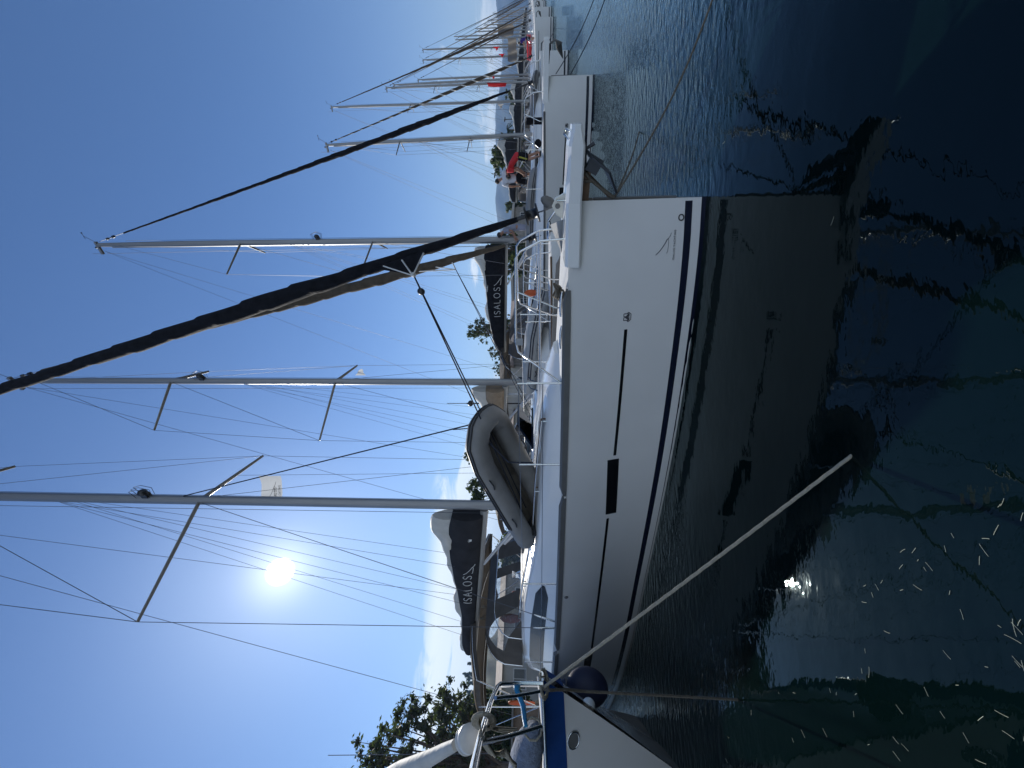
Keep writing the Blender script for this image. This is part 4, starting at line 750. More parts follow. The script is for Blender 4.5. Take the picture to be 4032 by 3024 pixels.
# ------------------------------------------------------------------ second yacht
bB = Vector((3.27, 8.22, 0))
YB = Yacht('sailing_yacht', 'second yacht with brown furled foresail and light grey dinghy lashed on deck', bB, L=11, B=3.8, fb0=1.58, fb1=1.4, head=43)
s = YB; s.pulpit(h=.58, q1=1.7); s.rails((1.7, 3.2, 4.9, 6.6, 8.4, 10.3), h=.6)
s.patch(.3, 8.5, 1.02, 1.05, 'navy', 'cove_line')
for sd in (-1,):
    t = MB(); t.tube([s.hp(q, s.sheer(q) - .01, -1, .01) + Vector((0, 0, .02)) for q in np.linspace(.4, 10.5, 24)], .022, 6); s.part(t, 'toe_rail', 'teak')
s.cabin([(2.4, .2, 1.62), (3.0, .7, 1.74), (4.4, 1.05, 1.84), (6.2, 1.15, 1.95), (7.4, 1.15, 1.95)], win=((4.6, 6.6, .35, .72),))
s.rig(4.4, 17.8, 1.85, w=.105, d=.07, spr=((.372, 1.62), (.688, 1.3)), sweep=.75, rake=-.12, lean=-.05, genoa='canvas_brown', gr=.105, tack=(-.1, 1.78), turns=20, light=.625, gf=(.05, .93))
s.boom(4.1, 2.75, .07, R(-2), 'canvas_tan', hs=[(0, .55, .3), (.3, .5, .25), (.7, .35, .18), (1, .15, .08)]); s.sprayhood(6.8, 8.2, 1.2, 1.95, .85); s.bimini(8.6, 10.8, 1.5, 3.3)
t = MB(); c_ = s.lp(1795, 1062, -.2); 
for q in (.125, .15, .175): t.tube([s.fs[0] + (s.fs[1] - s.fs[0]) * q + Vector((-.03, -.09, 0)), c_], .014, 4)
s.part(t, 'clew_strap', 'paint_white', s.genoa)
for y in (-.9, -.6): t = MB(); t.tube([c_, Vector((-5.0, y, 1.95))], .009, 5); s.part(t, 'genoa_sheet', 'rope_dark', s.genoa)
t = MB(); t.ell((-.02, 0, 1.62), (.25, .08, .05), 8, 5); t.tube([(.2, 0, 1.64), (.4, 0, 1.5), (.3, 0, 1.3)], .025, 6); s.part(t, 'anchor', 'steel')
o_ = YB.M @ Vector((-2.95, .1, 1.93)); fwd = YB.M.to_3x3() @ Vector((1, 0, -.06))
dinghy('clean light grey inflatable with navy stripes upside down on the second foredeck', frame_mat(o_, fwd, Vector((0, 0, -1)) + stb * .1), L_=2.9, Wd=1.5, r=.2, tube='hypalon_light', floor='hypalon_light')
t = MB()
for x in (-3.6, -3.9):
    t.tube([Vector((x, -.95, 1.62)), Vector((x - .03, -.75, 2.0)), Vector((x, -.35, 2.2)), Vector((x, .4, 2.22))], .012, 5)
s.part(t, 'dinghy_lashing', 'rope_blue')
nl = MB(); nl.ell((-1.2, -.5, 2.0), (.09, .035, .15), 10, 6); s.part(nl, 'lifebuoy', 'orange')

# ------------------------------------------------------------------ third yacht, crew on its foredeck
b2 = atz(2340, 294, 0)
Y2 = Yacht('sailing_yacht', 'third yacht with black lettered sail cover and crew standing on its foredeck', b2, L=13.2, B=4.2, fb0=1.58, fb1=1.45)
s = Y2; g = MB(); g.box((.006, 0, .95), (.03, .045, .8)); s.part(g, 'stem_guard', 'rail_grey')
def band2(pa, pb, hw, name): a = s.find(*pa); b_ = s.find(*pb); return s.patch(a[0], b_[0], lambda q: fnl(a[1], b_[1], a[0], b_[0])(q) - hw, lambda q: fnl(a[1], b_[1], a[0], b_[0])(q) + hw, 'black_gloss', name, n=16)
band2((2227, 510), (2217, 728), .02, 'cove_line'); band2((2213, 738), (2208, 800), .08, 'hull_window')
k = MB(); a = s.find(2228, 493); ink(k, em, lambda x, y: s.hp(a[0] - x * .075, a[1] + y * .055, -1, .004), .007); s.part(k, 'hull_emblem', 'navy', s.hull)
t = MB(); rg = []
for x, w_ in ((.92, .12), (.85, .19), (.3, .25), (-.3, .38), (-.7, .53)): rg.append([Vector((x, -w_, 1.44)), Vector((x, -w_, 1.6)), Vector((x, w_, 1.6)), Vector((x, w_, 1.44))])
t.rings(rg, smooth=False); s.part(t, 'bow_platform', 'gelcoat')
s.anchor(.75, 1.42, .9)
t = MB(); t.tube([s.hp(q, s.sheer(q), -1, .004) for q in np.linspace(.9, 13, 30)], .035, 6); s.part(t, 'toe_rail', 'rail_grey')
s.pulpit(h=.6, q1=1.9); s.rails((1.9, 3.0, 5.2, 7.4, 9.8, 12.4), h=.62)
s.cabin([(2.2, .4, 1.62), (2.8, .8, 1.76), (4.6, 1.15, 1.86), (7.0, 1.3, 2.0), (9, 1.35, 2.05)], win=((5.6, 8.2, .35, .72),))
s.rig(4.97, 19.7, 1.95, w=.12, d=.08, spr=((.355, 1.75), (.66, 1.35)), sweep=.8, rake=-.05, genoa='canvas_black', gr=.078, tack=(-.1, 1.8), turns=24, light=.48, gf=(.05, .93), gturn=0)
s.boom(5.0, 2.95, .05, 0, 'canvas_black', text=(.26, .62), hs=[(0.0, .78, .3), (.15, .86, .3), (.3, .78, .28), (.5, .74, .26), (.7, .62, .2), (.88, .45, .15), (1, .2, .08)])
s.sprayhood(8.0, 9.6, 1.45, 2.0, .95); s.bimini(9.8, 12.8, 1.7, 3.35)
t = MB(); t.tube([(-12.9, -.4, 1.5), (-12.9, -.4, 5.2)], .035, 8); t.ell((-12.9, -.4, 5.0), (.16, .16, .14), 10, 6); t.tube([(-12.9, -.4, 4.4), (-12.6, -.4, 4.4), (-12.6, -.4, 4.7)], .02, 6); t.tube([(-12.9, -.4, 4.9), (-12.9, -.4, 6.2)], .018, 6); s.part(t, 'aerial_pole', 'black_plastic')
o_ = Y2.M @ Vector((-4.05, .1, 1.95)); dinghy('dark grey inflatable upside down behind the three crew on the third foredeck', frame_mat(o_, Y2.M.to_3x3() @ Vector((1, 0, -.02)), Vector((0, 0, -1))), L_=3.1, Wd=1.55, r=.21, tube='hypalon')
t = MB(); t.tube([(-1.15, -.15, 1.62), (-1.15, -.15, 2.02)], .1, 10); t.box((-1.15, -.15, 2.05), (.2, .16, .16)); s.part(t, 'windlass_bag', 'cloth_black')
t = MB(); t.ell((-1.75, -.75, 1.75), (.14, .14, .12), 10, 6); s.part(t, 'deck_bag', 'cloth_black')

# ------------------------------------------------------------------ the rest of the row
def far(label, mast_px, Ym, ztop, ms, L, B=3.7, gen='canvas_brown', gr=.075, cover='canvas_grey', fine=True, spr=((.36, 1.4), (.66, 1.1)), rake=0.0, gt=1, m='alloy'):
    u = (1512 - mast_px) / F; X = u * Ym * 1.0; bx = X + math.cos(R(36)) * ms; by = Ym - math.sin(R(36)) * ms
    y = Yacht('sailing_yacht', label, (bx, by), L=L, B=B, fb0=1.45 + .1 * (L > 12), fb1=1.3, nst=24)
    y.cabin([(L * .18, .3, 1.6), (L * .25, .8, 1.7), (L * .5, 1.1, 1.85), (L * .65, 1.15, 1.9)], win=((L * .4, L * .6, .35, .7),))
    y.pulpit(h=.58, q1=1.7, fine=False); y.rails((1.7, L * .3, L * .45, L * .6, L * .75, L * .9), h=.6, fine=False)
    y.rig(ms, ztop, 1.8, w=.1, d=.075, spr=spr, sweep=.6, rake=rake, genoa=gen, gr=gr, turns=18, fine=fine, gturn=gt, light=None, m=m)
    y.boom(L * .36, 2.7, .05, 0, cover); y.sprayhood(L * .62, L * .73, 1.2, 1.9, .8)
    y.anchor(.3, 1.4, .8)
    if L > 10: y.bimini(L * .76, L * .95, 1.5, 3.2)
    return y
C4 = far('short white yacht whose bare anchor hangs just over the third yacht\'s bow', 530, 22, 13.9, 3.6, 9.5, 3.3, spr=((.3, 1.2), (.64, 1.0)), rake=.25, gr=.07)
o_ = C4.M @ Vector((-2.0, 0, 1.78)); dinghy('small grey inflatable upside down on the short white yacht', frame_mat(o_, C4.M.to_3x3() @ Vector((1, 0, 0)), Vector((0, 0, -1))), L_=2.5, Wd=1.4, r=.18, tube='hypalon')
Y3 = far('large white yacht with thin cove line, its whole bow showing beyond the third yacht', 398, 35.5, 20.6, 5.6, 13.5, 4.3, gr=.085, gen='canvas_brown', spr=((.3, 1.6), (.6, 1.3)))
Y3.patch(.9, 9, 1.19, 1.23, 'navy', 'cove_line')
rest = [('yacht in the far row with two stubby spreaders, left of three close masts', 323, 38, 16.3, 5.3, 12.5, 'canvas_brown'), ('yacht in the far row carrying the middle of three close masts', 308, 41, 16.6, 5.2, 12.2, 'canvas_tan'),
        ('yacht in the far row carrying the shortest of three close masts', 294, 46, 15.4, 5, 11.8, 'canvas_brown'), ('distant yacht whose mast carries two red flags', 218, 50, 15.9, 5, 12, 'canvas_tan'), ('distant yacht with a red dinghy-like cover under its mast', 184, 54, 17, 5.2, 12.4, 'canvas_brown'),
        ('distant yacht with a very short mast between two taller ones', 172, 63, 10.6, 4, 9, 'canvas_tan'), ('distant yacht, lower one of a close pair of masts', 147, 60, 13.6, 4.5, 11, 'canvas_grey'), ('distant yacht, taller one of a close pair of masts', 134, 67.5, 15.3, 5, 12, 'canvas_grey'),
        ('far off yacht with its masthead level with the hilltop', 93, 88, 12.4, 4.5, 11, 'canvas_tan'), ('far off yacht just past the hilltop masthead', 75, 98, 12.6, 4.5, 11, 'canvas_brown'), ('tiny yacht near the end of the row, short mast', 55, 112, 11.8, 4.5, 10.5, 'canvas_grey'),
        ('tiny yacht near the end of the row, grey mast against the hill', 42, 130, 12.2, 4.5, 10.5, 'canvas_tan'), ('last yacht to be seen at the end of the row', 30, 150, 12.5, 4.5, 10.5, 'canvas_brown'),
        ('distant yacht with a bare thin mast right of the taller pair', 118, 72, 12.2, 4.6, 11, 'canvas_tan'), ('distant yacht with a thin mast, second right of the taller pair', 106, 79, 13.1, 4.6, 11, 'canvas_grey'), ('far off yacht with a mast just lower than the hilltop', 84, 93, 11.2, 4.4, 10, 'canvas_tan'), ('tiny yacht before the end of the row with a low mast', 64, 105, 11.0, 4.4, 10, 'canvas_tan'), ('tiny yacht near the end of the row with the tallest mast there', 48, 120, 13.4, 4.4, 11, 'canvas_grey')]
FAR = []
for i, (lb, mp_, Ym, zt, ms, L, g_) in enumerate(rest): FAR.append(far(lb, mp_, Ym, zt, ms, L, gen=g_, fine=i < 5, gr=.035 if i > 3 else .05, rake=[.1, .2, .15, .1, -.1, 0, 0, 0, 0, 0, 0, 0, 0, 0, 0, 0, 0, 0][i]))

# ------------------------------------------------------------------ blue-striped boat close on the left
YD = Yacht('sailing_yacht', 'old white boat with wide blue sheer band and furled white jib, close on the left', at(2140, 2664, 2.95), L=9.5, B=3.1, fb0=1.94, fb1=1.7, rake=1.75, tabs=(hermite(TT, [.012, .09, .22, .5, .76, .9, 1, .9]), hermite(TT, [0, .05, .12, .3, .5, .7, .85, .7])), stripe=False, group=None)
del YD.root['label']; YD.root['label'] = 'old white boat with wide blue sheer band and furled white jib, close on the left'
s = YD
s.patch(.0, 9.4, lambda q: s.sheer(q) - .17 - .02 * q, lambda q: s.sheer(q) + .002, 'canvas_blue', 'sheer_band', both=True, n=60)
t = MB()
for sd in (-1, 1): t.tube([s.hp(q, s.sheer(q) + .012, sd, .0) for q in np.linspace(0, 9, 50)], .016, 8)
s.part(t, 'rail_strip', 'steel')
a = s.find(2272, 2857); t = MB(); t.add([s.hp(a[0] + .11 * math.cos(q), a[1] + .045 * math.sin(q) + .02 * math.cos(q), -1, .006) for q in np.linspace(0, 6.28, 17)[:-1]], [tuple(range(16))]); s.part(t, 'hawse_port', 'rail_grey')
t = MB(); t.tube([s.hp(a[0] + .115 * math.cos(q), a[1] + .05 * math.sin(q) + .02 * math.cos(q), -1, .006) for q in np.linspace(0, 6.28, 20)], .006, 5); s.part(t, 'hawse_rim', 'steel')
pz = s.sheer(0)
def dl(px, py, y=-.3): return s.lp(px, py, y)
t = MB(); t.tube([dl(2138, 2690, -.12), dl(2050, 2688, -.12), dl(1972, 2692, -.14), dl(1958, 2705, -.2), dl(1930, 2770, -.36), dl(1895, 2890, -.62), dl(1868, 3010, -.8), dl(1850, 3110, -.9)], .0135, 8, caps=True)
t.tube([dl(2125, 2722, -.2), dl(2030, 2740, -.25), dl(1950, 2748, -.33)], .011, 8); t.tube([dl(2130, 2860, -.4), dl(2000, 2900, -.52), dl(1890, 2925, -.68)], .011, 8); t.tube([dl(2125, 2700, .12), dl(2010, 2700, .1), dl(1962, 2702, -.14)], .011, 8)
s.part(t, 'pulpit', 'steel')
t = MB(); c_ = dl(1905, 2840, -.55)
for k_ in range(5): t.tube([c_ + Vector((.025 * math.cos(q) * (1 + .15 * k_), .02 * math.cos(q), .03 * math.sin(q) * (1 + .2 * k_))) for q in np.linspace(0, 6.28, 14)], .008, 5)
for k_ in range(3): t.tube([dl(1890 + 6 * k_, 2905, -.66), dl(1925 + 12 * k_, 2960 + 8 * k_, -.62), dl(1990, 2975 - 10 * k_, -.6), dl(2030, 3010 + 8 * k_, -.6)], .009, 5)
for k_ in range(3): t.tube([dl(1915, 2860, -.58), dl(1960, 2866 + 6 * k_, -.5), dl(2035, 2870 + 10 * k_, -.42)], .006, 4)
s.part(t, 'tied_line', 'rope')
t = MB(); p0 = dl(2035, 2690, .05); t.tube([dl(2035, 2695, -.05), dl(2036, 2720, -.1), dl(2060, 2780, -.2), dl(2065, 2830, -.3), dl(2070, 2860, -.35)], [.03, .018, .02, .016, .014], 8, fl=.6); s.part(t, 'knotted_cloth', 'cyan')
t = MB(); cs_ = [dl(2125, 2885, -.35), dl(2118, 2885, -.35), dl(2040, 2960, -.38), dl(2000, 3060, -.42), dl(1995, 3120, -.42)]
t.tube([dl(2105, 2870, -.35), dl(2098, 2885, -.35), dl(2085, 2930, -.36), dl(2068, 2990, -.4), dl(2055, 3050, -.42), dl(2045, 3130, -.45)], [.03, .07, .105, .115, .115, .11], 16); 
fo = t.build('fender', 'fender_grey', None); fo.matrix_world = s.M; fo['label'] = 'grey-blue fabric covered fender lying on the blue-striped boat\'s foredeck'; fo['category'] = 'fender'
t = MB(); t.tube([dl(2098, 2870, -.35) + Vector((0, .06 * math.cos(a), .06 * math.sin(a))) for a in np.linspace(0, 6.28, 10)], .008, 5); t.tube([dl(2108, 2868, -.35), dl(2128, 2850, -.3)], .008, 5); l_ = t.build('lashing', 'rope', fo)
# furled white jib with its drum
p0 = dl(1852, 2905, 0); jd = (dl(1500, 3080, 0) - p0); t = MB(); n_ = 60; rg = []
for i in range(n_ + 1):
    q = i / n_; c_ = p0 + jd * (.12 + q * 7); r_ = .03 + .09 * min(1, q * 9 + .25) * (1 - .5 * q); ring = []
    for j in range(16):
        th = 2 * math.pi * j / 16; dth = (th - q * 70) % 6.283; ring.append(c_ + Vector((math.cos(th) * jd.normalized().z, 0, -math.cos(th) * jd.normalized().x)) * r_ * (1.1 - .12 * dth / 6.28) + Vector((0, math.sin(th) * r_ * (1.1 - .12 * dth / 6.28), 0)))
    rg.append(ring)
t.rings(rg); jb = s.part(t, 'furled_jib', 'sailcloth')
ax = jd.normalized(); t = MB(); t.tube([p0 + ax * .0, p0 + ax * .001, p0 + ax * .06, p0 + ax * .061], [.03, .125, .125, .12], 24); t.tube([p0 + ax * .061, p0 + ax * .09, p0 + ax * .091, p0 + ax * .105], [.09, .09, .13, .13], 24); s.part(t, 'furling_drum', 'paint_white', jb)
t = MB(); t.tube([p0 + ax * .105, p0 + ax * .112], [.118, .11], 24); s.part(t, 'drum_gasket', 'rubber_dark', jb)
t = MB(); t.box((-4.2, -.62, 2.2), (3.0, .62, .8)); s.part(t, 'cabin_canvas', 'canvas_blue'); t = MB(); t.tube([(-2.68, -.3, 2.61), (-2.68, -.94, 2.61), (-5.7, -.94, 2.61)], .03, 6); s.part(t, 'white_trim', 'paint_white')
t = MB(); t.tube([dl(1292, 2974, .6), dl(2040, 2966, .6)], .006, 4); s.part(t, 'whip_aerial', 'wire_dark')
# fender hung between it and the nearest yacht
c_ = at(2300, 2705, 3.95); t = MB(); t.ell(c_ + Vector((0, 0, -.03)), (.175, .175, .21), 28, 18); t.tube([c_ + Vector((0, 0, .19)), c_ + Vector((0, 0, .25)), c_ + Vector((0, 0, .27))], [.07, .045, .02], 12)
fo = t.build('fender', 'fender_blue', None); fo['label'] = 'big navy ball-shaped fender hanging between the blue-striped boat and the nearest yacht'; fo['category'] = 'fender'
t = MB(); t.tube([c_ + Vector((0, 0, .25)), c_ + Vector((-.1, -.1, .5))], .01, 6); t.tube([c_ + Vector((-.02 + .03 * math.cos(a), 0, .28 + .03 * math.sin(a))) for a in np.linspace(0, 6.28, 10)], .008, 5); t.build('lanyard', 'rope_old', fo)
c_ = at(2318, 2776, 3.6); t = MB(); t.ell(c_, (.06, .06, .06), 14, 8); fo = t.build('mooring_buoy', 'gelcoat', None); fo['label'] = 'small pale ball buoy tucked below the navy fender'; fo['category'] = 'buoy'

# ------------------------------------------------------------------ ropes
def twist_rope(pts, r, m, name, label, lay=.11, sub=1, n=9, group=None):
    P = [Vector(p) for p in pts]; L_ = sum((a - b).length for a, b in zip(P[1:], P[:-1])); N_ = max(20, int(L_ / (lay / 7))); N_ = min(N_, 520); cum = [0]
    for a, b in zip(P[1:], P[:-1]): cum.append(cum[-1] + (a - b).length)
    def ev(d_):
        i = 0
        while i < len(cum) - 2 and d_ > cum[i + 1]: i += 1
        return P[i].lerp(P[i + 1], (d_ - cum[i]) / (cum[i + 1] - cum[i]))
    t = MB(); rg = []; ax = (P[-1] - P[0]).normalized(); a = ax.orthogonal().normalized(); b = ax.cross(a); k = 12
    for i in range(N_ + 1):
        d_ = L_ * i / N_; c_ = ev(d_); w_ = d_ / lay * 2 * math.pi / 1.0
        rg.append([c_ + (a * math.cos(th) + b * math.sin(th)) * r * (.84 + .16 * abs(math.cos(1.5 * (th - w_ / 3 * 1.0)))) for th in [2 * math.pi * j / k for j in range(k)]])
    t.rings(rg); o = t.build(name, m, None); o['label'] = label; o['category'] = 'rope'
    if group: o['group'] = group
    return o
def sag(a, b, s_, n=14): a = Vector(a); b = Vector(b); return [a.lerp(b, i / n) - Vector((0, 0, s_ * math.sin(math.pi * i / n))) for i in range(n + 1)]
bowD = at(2143, 2705, 2.88); wE = atz(3350, 1795, 0)
twist_rope(sag(bowD, wE + (wE - bowD) * .12, .01), .0115, 'rope', 'mooring_rope', 'pale twisted rope running from the blue-striped bow down to open water', group='mooring ropes')
w2 = atz(2905, 2755, 0); twist_rope([bowD + Vector((-.03, .02, .02)), bowD + Vector((.0, -.03, -.03)), at(2225, 2715, 2.95)] + sag(at(2300, 2722, 3.1), w2 + (w2 - bowD) * .05, .02), .011, 'rope_old', 'mooring_rope', 'shaded rope dropping from the blue-striped bow beside the navy fender', group='mooring ropes')
t = MB(); cc = s.Mi @ bowD
for k_ in range(3): t.tube([cc + Vector((-.05 - .02 * k_ + .03 * math.cos(q), .04, .0)) + Vector((0, -.09 * math.sin(q), .03 * math.cos(q))) for q in np.linspace(0, 6.28, 12)], .011, 6)
s.part(t, 'rope_turns', 'rope')
a_ = Y1.M @ Vector((.03, -.03, 1.05)); twist_rope(sag(a_, atz(2830, -70, 0), .1, 24), .012, 'rope_old', 'mooring_rope', 'long thin rope from the nearest bow away to the right', group='mooring ropes')
twist_rope(sag(a_, atz(2516, 520, 0), .03), .012, 'rope_old', 'mooring_rope', 'short rope from the nearest bow entering the water ahead', group='mooring ropes')
a_ = Y2.M @ Vector((.05, 0, 1.2)); twist_rope(sag(a_, atz(2345, -20, 0), .1, 20), .014, 'rope_dark', 'mooring_rope', 'upper dark rope from the third bow running right', group='mooring ropes')
a_ = Y2.M @ Vector((.02, 0, .75)); twist_rope(sag(a_, atz(2395, -40, 0), .08, 20), .014, 'rope_dark', 'mooring_rope', 'lower dark rope from the third bow running right', group='mooring ropes')
a_ = Y3.M @ Vector((.05, 0, 1.0)); b_ = at(2150, 240, 24); b_.z = 0; twist_rope(sag(C4.M @ Vector((.05, 0, 1.3)), atz(2182, 110, 0), .1), .016, 'rope_dark', 'mooring_rope', 'dark rope slanting across the large white hull from the short yacht', group='mooring ropes')

# ------------------------------------------------------------------ people
def skin_mesh(name, V, Ed, Rd, m, parent, levels=1, extra=None):
    me = bpy.data.meshes.new(name); me.from_pydata([tuple(v) for v in V], Ed, []); o = bpy.data.objects.new(name, me); S.collection.objects.link(o)
    md = o.modifiers.new('skin', 'SKIN'); md.use_smooth_shade = True
    for i, r_ in enumerate(Rd): me.skin_vertices[0].data[i].radius = (r_, r_) if isinstance(r_, float) else r_; me.skin_vertices[0].data[i].use_root = (i == 0)
    sb = o.modifiers.new('sub', 'SUBSURF'); sb.levels = sb.render_levels = levels
    dg = bpy.context.evaluated_depsgraph_get(); dg.update(); nm = bpy.data.meshes.new_from_object(o.evaluated_get(dg)); bpy.data.objects.remove(o); nm.name = name
    mb = MB(); mb.v = [tuple(v.co) for v in nm.vertices]; mb.f = [list(p.vertices) for p in nm.polygons]; mb.m = [0] * len(mb.f); mb.sm = [True] * len(mb.f)
    if extra: extra(mb)
    bpy.data.meshes.remove(nm)
    return mb.build(name, m, parent)
def person(label, loc, rz, J, top='shirt_white', bottom='cloth_black', stripe=None, group='crew on the third foredeck', sk='skin', short_sleeve=True):
    "J: joints in local metres (x = right, y = forward, z = up)"
    root = thing('person', label, 'person', loc, rz, group); v = {k: Vector(q) for k, q in J.items()}
    names = ['pelvis', 'waist', 'chest', 'neck0', 'neck', 'jaw', 'head', 'crown']; rad = [(.13, .10), (.12, .09), (.15, .10), (.075, .07), .052, .068, .088, .06]
    V = [v['pelvis'], v['pelvis'].lerp(v['chest'], .45), v['chest'], v['chest'].lerp(v['neck'], .75), v['neck'], v['neck'].lerp(v['head'], .55), v['head'], v['head'] + (v['head'] - v['neck']).normalized() * .07]
    Ed = [(i, i + 1) for i in range(7)]; Rd = list(rad); idx = {}
    def add(p, fr, r_): V.append(p); Rd.append(r_); Ed.append((fr, len(V) - 1)); return len(V) - 1
    for sd in ('l', 'r'):
        sg = -1 if sd == 'l' else 1
        a = add(v['sh_' + sd], 2, .058); a = add(v['sh_' + sd].lerp(v['el_' + sd], .5), a, .046); a = add(v['el_' + sd], a, .038); a = add(v['el_' + sd].lerp(v['wr_' + sd], .35), a, .038); w_ = add(v['wr_' + sd], a, .025)
        d_ = (v['wr_' + sd] - v['el_' + sd]).normalized(); sidev = d_.cross(Vector((1, 0, 0)) if abs(d_.x) < .7 else Vector((0, 1, 0))).normalized(); pn = d_.cross(sidev)
        pm = add(v['wr_' + sd] + d_ * .05, w_, (.036, .016))
        for k, (o_, ln) in enumerate(((-.03, .07), (-.01, .08), (.01, .075), (.03, .06))):
            f0 = add(v['wr_' + sd] + d_ * .09 + sidev * o_, pm, .009); f1 = add(v['wr_' + sd] + d_ * (.09 + ln * .5) + sidev * o_ * 1.1 + pn * .012, f0, .008); add(v['wr_' + sd] + d_ * (.09 + ln) + sidev * o_ + pn * .035, f1, .007)
        th = add(v['wr_' + sd] + d_ * .04 - sidev * .045, w_, .011); add(v['wr_' + sd] + d_ * .085 - sidev * .065 + pn * .02, th, .009)
        a = add(v['hip_' + sd], 0, .09); a = add(v['hip_' + sd].lerp(v['kn_' + sd], .5), a, .075); a = add(v['kn_' + sd], a, .053); a = add(v['kn_' + sd].lerp(v['an_' + sd], .35), a, .055); a = add(v['an_' + sd], a, .035); add(v['an_' + sd] + Vector((0, .14, -.045)), a, .035)
    hd = v['head']; ua = (v['head'] - v['neck']).normalized(); fa = (v.get('face', Vector((0, 1, 0)))).normalized(); ra = fa.cross(ua).normalized()
    def ex(mb):
        mb.ell(hd + fa * .095 - ua * .01, (.012, .02, .018), 6, 5); 
        for sg in (-1, 1): mb.ell(hd + ra * .085 * sg - ua * .01, (.012, .02, .03), 6, 5)
    body = skin_mesh('body', V, Ed, Rd, sk, root, extra=ex)
    f = MB()
    for sg in (-1, 1): f.ell(hd + fa * .082 + ra * .032 * sg + ua * .01, (.012, .012, .008), 6, 5)
    f.ell(hd + fa * .085 - ua * .05, (.02, .01, .006), 6, 5); f.build('facial_features', 'hair', body)
    h = MB(); h.ell(hd + ua * .035 - fa * .02, (.098, .105, .09), 12, 8); h.build('hair', 'hair', root)
    # shirt
    V2 = [v['pelvis'].lerp(v['chest'], -.22), V[1], v['chest'], v['chest'].lerp(v['neck'], .62)]; E2 = [(0, 1), (1, 2), (2, 3)]; R2 = [(.185, .15), (.15, .12), (.175, .125), (.08, .075)]
    for sd in ('l', 'r'):
        V2.append(v['sh_' + sd]); R2.append(.082); E2.append((2, len(V2) - 1)); V2.append(v['sh_' + sd].lerp(v['el_' + sd], .7 if short_sleeve else .25)); R2.append(.068); E2.append((len(V2) - 2, len(V2) - 1))
    skin_mesh('shirt', V2, E2, R2, top, root, levels=2)
    V3 = [v['pelvis'] + Vector((0, 0, .1)), v['pelvis'] - Vector((0, 0, .04))]; E3 = [(0, 1)]; R3 = [(.18, .145), (.175, .15)]
    for sd in ('l', 'r'):
        V3.append(v['hip_' + sd]); R3.append(.128); E3.append((1, len(V3) - 1)); V3.append(v['hip_' + sd].lerp(v['kn_' + sd], .95)); R3.append(.115); E3.append((len(V3) - 2, len(V3) - 1))
    sh = skin_mesh('shorts', V3, E3, R3, bottom, root, levels=2)
    if stripe:
        for sd in ('l', 'r'):
            t = MB(); sg = -1 if sd == 'l' else 1; a = v['hip_' + sd]; b_ = v['hip_' + sd].lerp(v['kn_' + sd], .78); o_ = Vector((sg * .112, 0, 0)); t.tube([a + o_, a.lerp(b_, .5) + o_, b_ + o_ * .95], .028, 6); t.build('stripe', stripe, sh)
    for sd in ('l', 'r'):
        t = MB(); a = v['an_' + sd]; t.ell(a + Vector((0, .07, -.05)), (.045, .13, .035), 8, 6); t.build('shoe', 'cloth_black', root)
    return root
zd = 1.60
p = at(2126, 700, 14.6); vd = math.atan2(p.y, p.x) - math.pi / 2
person('crew member in white T-shirt and black shorts, back turned, arms forward', (p.x, p.y, zd), vd + .15, dict(pelvis=(0, 0, .93), chest=(-.01, .03, 1.32), neck=(-.01, .05, 1.5), head=(-.06, .1, 1.62), face=(.2, 1, -.4), sh_l=(-.2, .03, 1.41), sh_r=(.2, .03, 1.41), el_l=(-.27, .08, 1.12), wr_l=(-.24, .22, .9), el_r=(.29, .16, 1.15), wr_r=(.36, .38, 1.0), hip_l=(-.11, 0, .86), hip_r=(.11, 0, .86), kn_l=(-.13, .05, .47), kn_r=(.14, .04, .47), an_l=(-.14, 0, .08), an_r=(.15, 0, .08)), top='shirt_white', bottom='cloth_black')
p = at(2126, 612, 14.0); vd = math.atan2(p.y, p.x) - math.pi / 2
person('crew member in red T-shirt and black shorts with yellow stripe, bent forward', (p.x, p.y, zd), vd + R(82), dict(pelvis=(0, -.02, .86), chest=(0, .36, 1.2), neck=(0, .52, 1.27), head=(0, .64, 1.22), face=(0, .5, -1), sh_l=(-.19, .44, 1.18), sh_r=(.19, .44, 1.18), el_l=(-.2, .42, .88), wr_l=(-.16, .56, .66), el_r=(.2, .4, .88), wr_r=(.16, .55, .66), hip_l=(-.1, 0, .8), hip_r=(.1, 0, .8), kn_l=(-.11, .1, .43), kn_r=(.12, .02, .43), an_l=(-.12, 0, .08), an_r=(.13, -.1, .08)), top='red', bottom='cloth_black', stripe='cloth_yellow')
p = at(2128, 893, 14.7); vd = math.atan2(p.y, p.x) - math.pi / 2
person('crew member in grey top standing half hidden behind the dark furled sail', (p.x, p.y, zd), vd + R(100), dict(pelvis=(0, -.02, .9), chest=(0, .1, 1.28), neck=(0, .17, 1.45), head=(0, .26, 1.55), face=(0, 1, -.5), sh_l=(-.18, .12, 1.37), sh_r=(.18, .12, 1.37), el_l=(-.2, .16, 1.08), wr_l=(-.14, .36, .95), el_r=(.2, .18, 1.08), wr_r=(.14, .38, .98), hip_l=(-.1, 0, .84), hip_r=(.1, 0, .84), kn_l=(-.11, .06, .45), kn_r=(.11, .0, .45), an_l=(-.12, 0, .08), an_r=(.12, -.05, .08)), top='shirt_grey', bottom='shirt_grey')
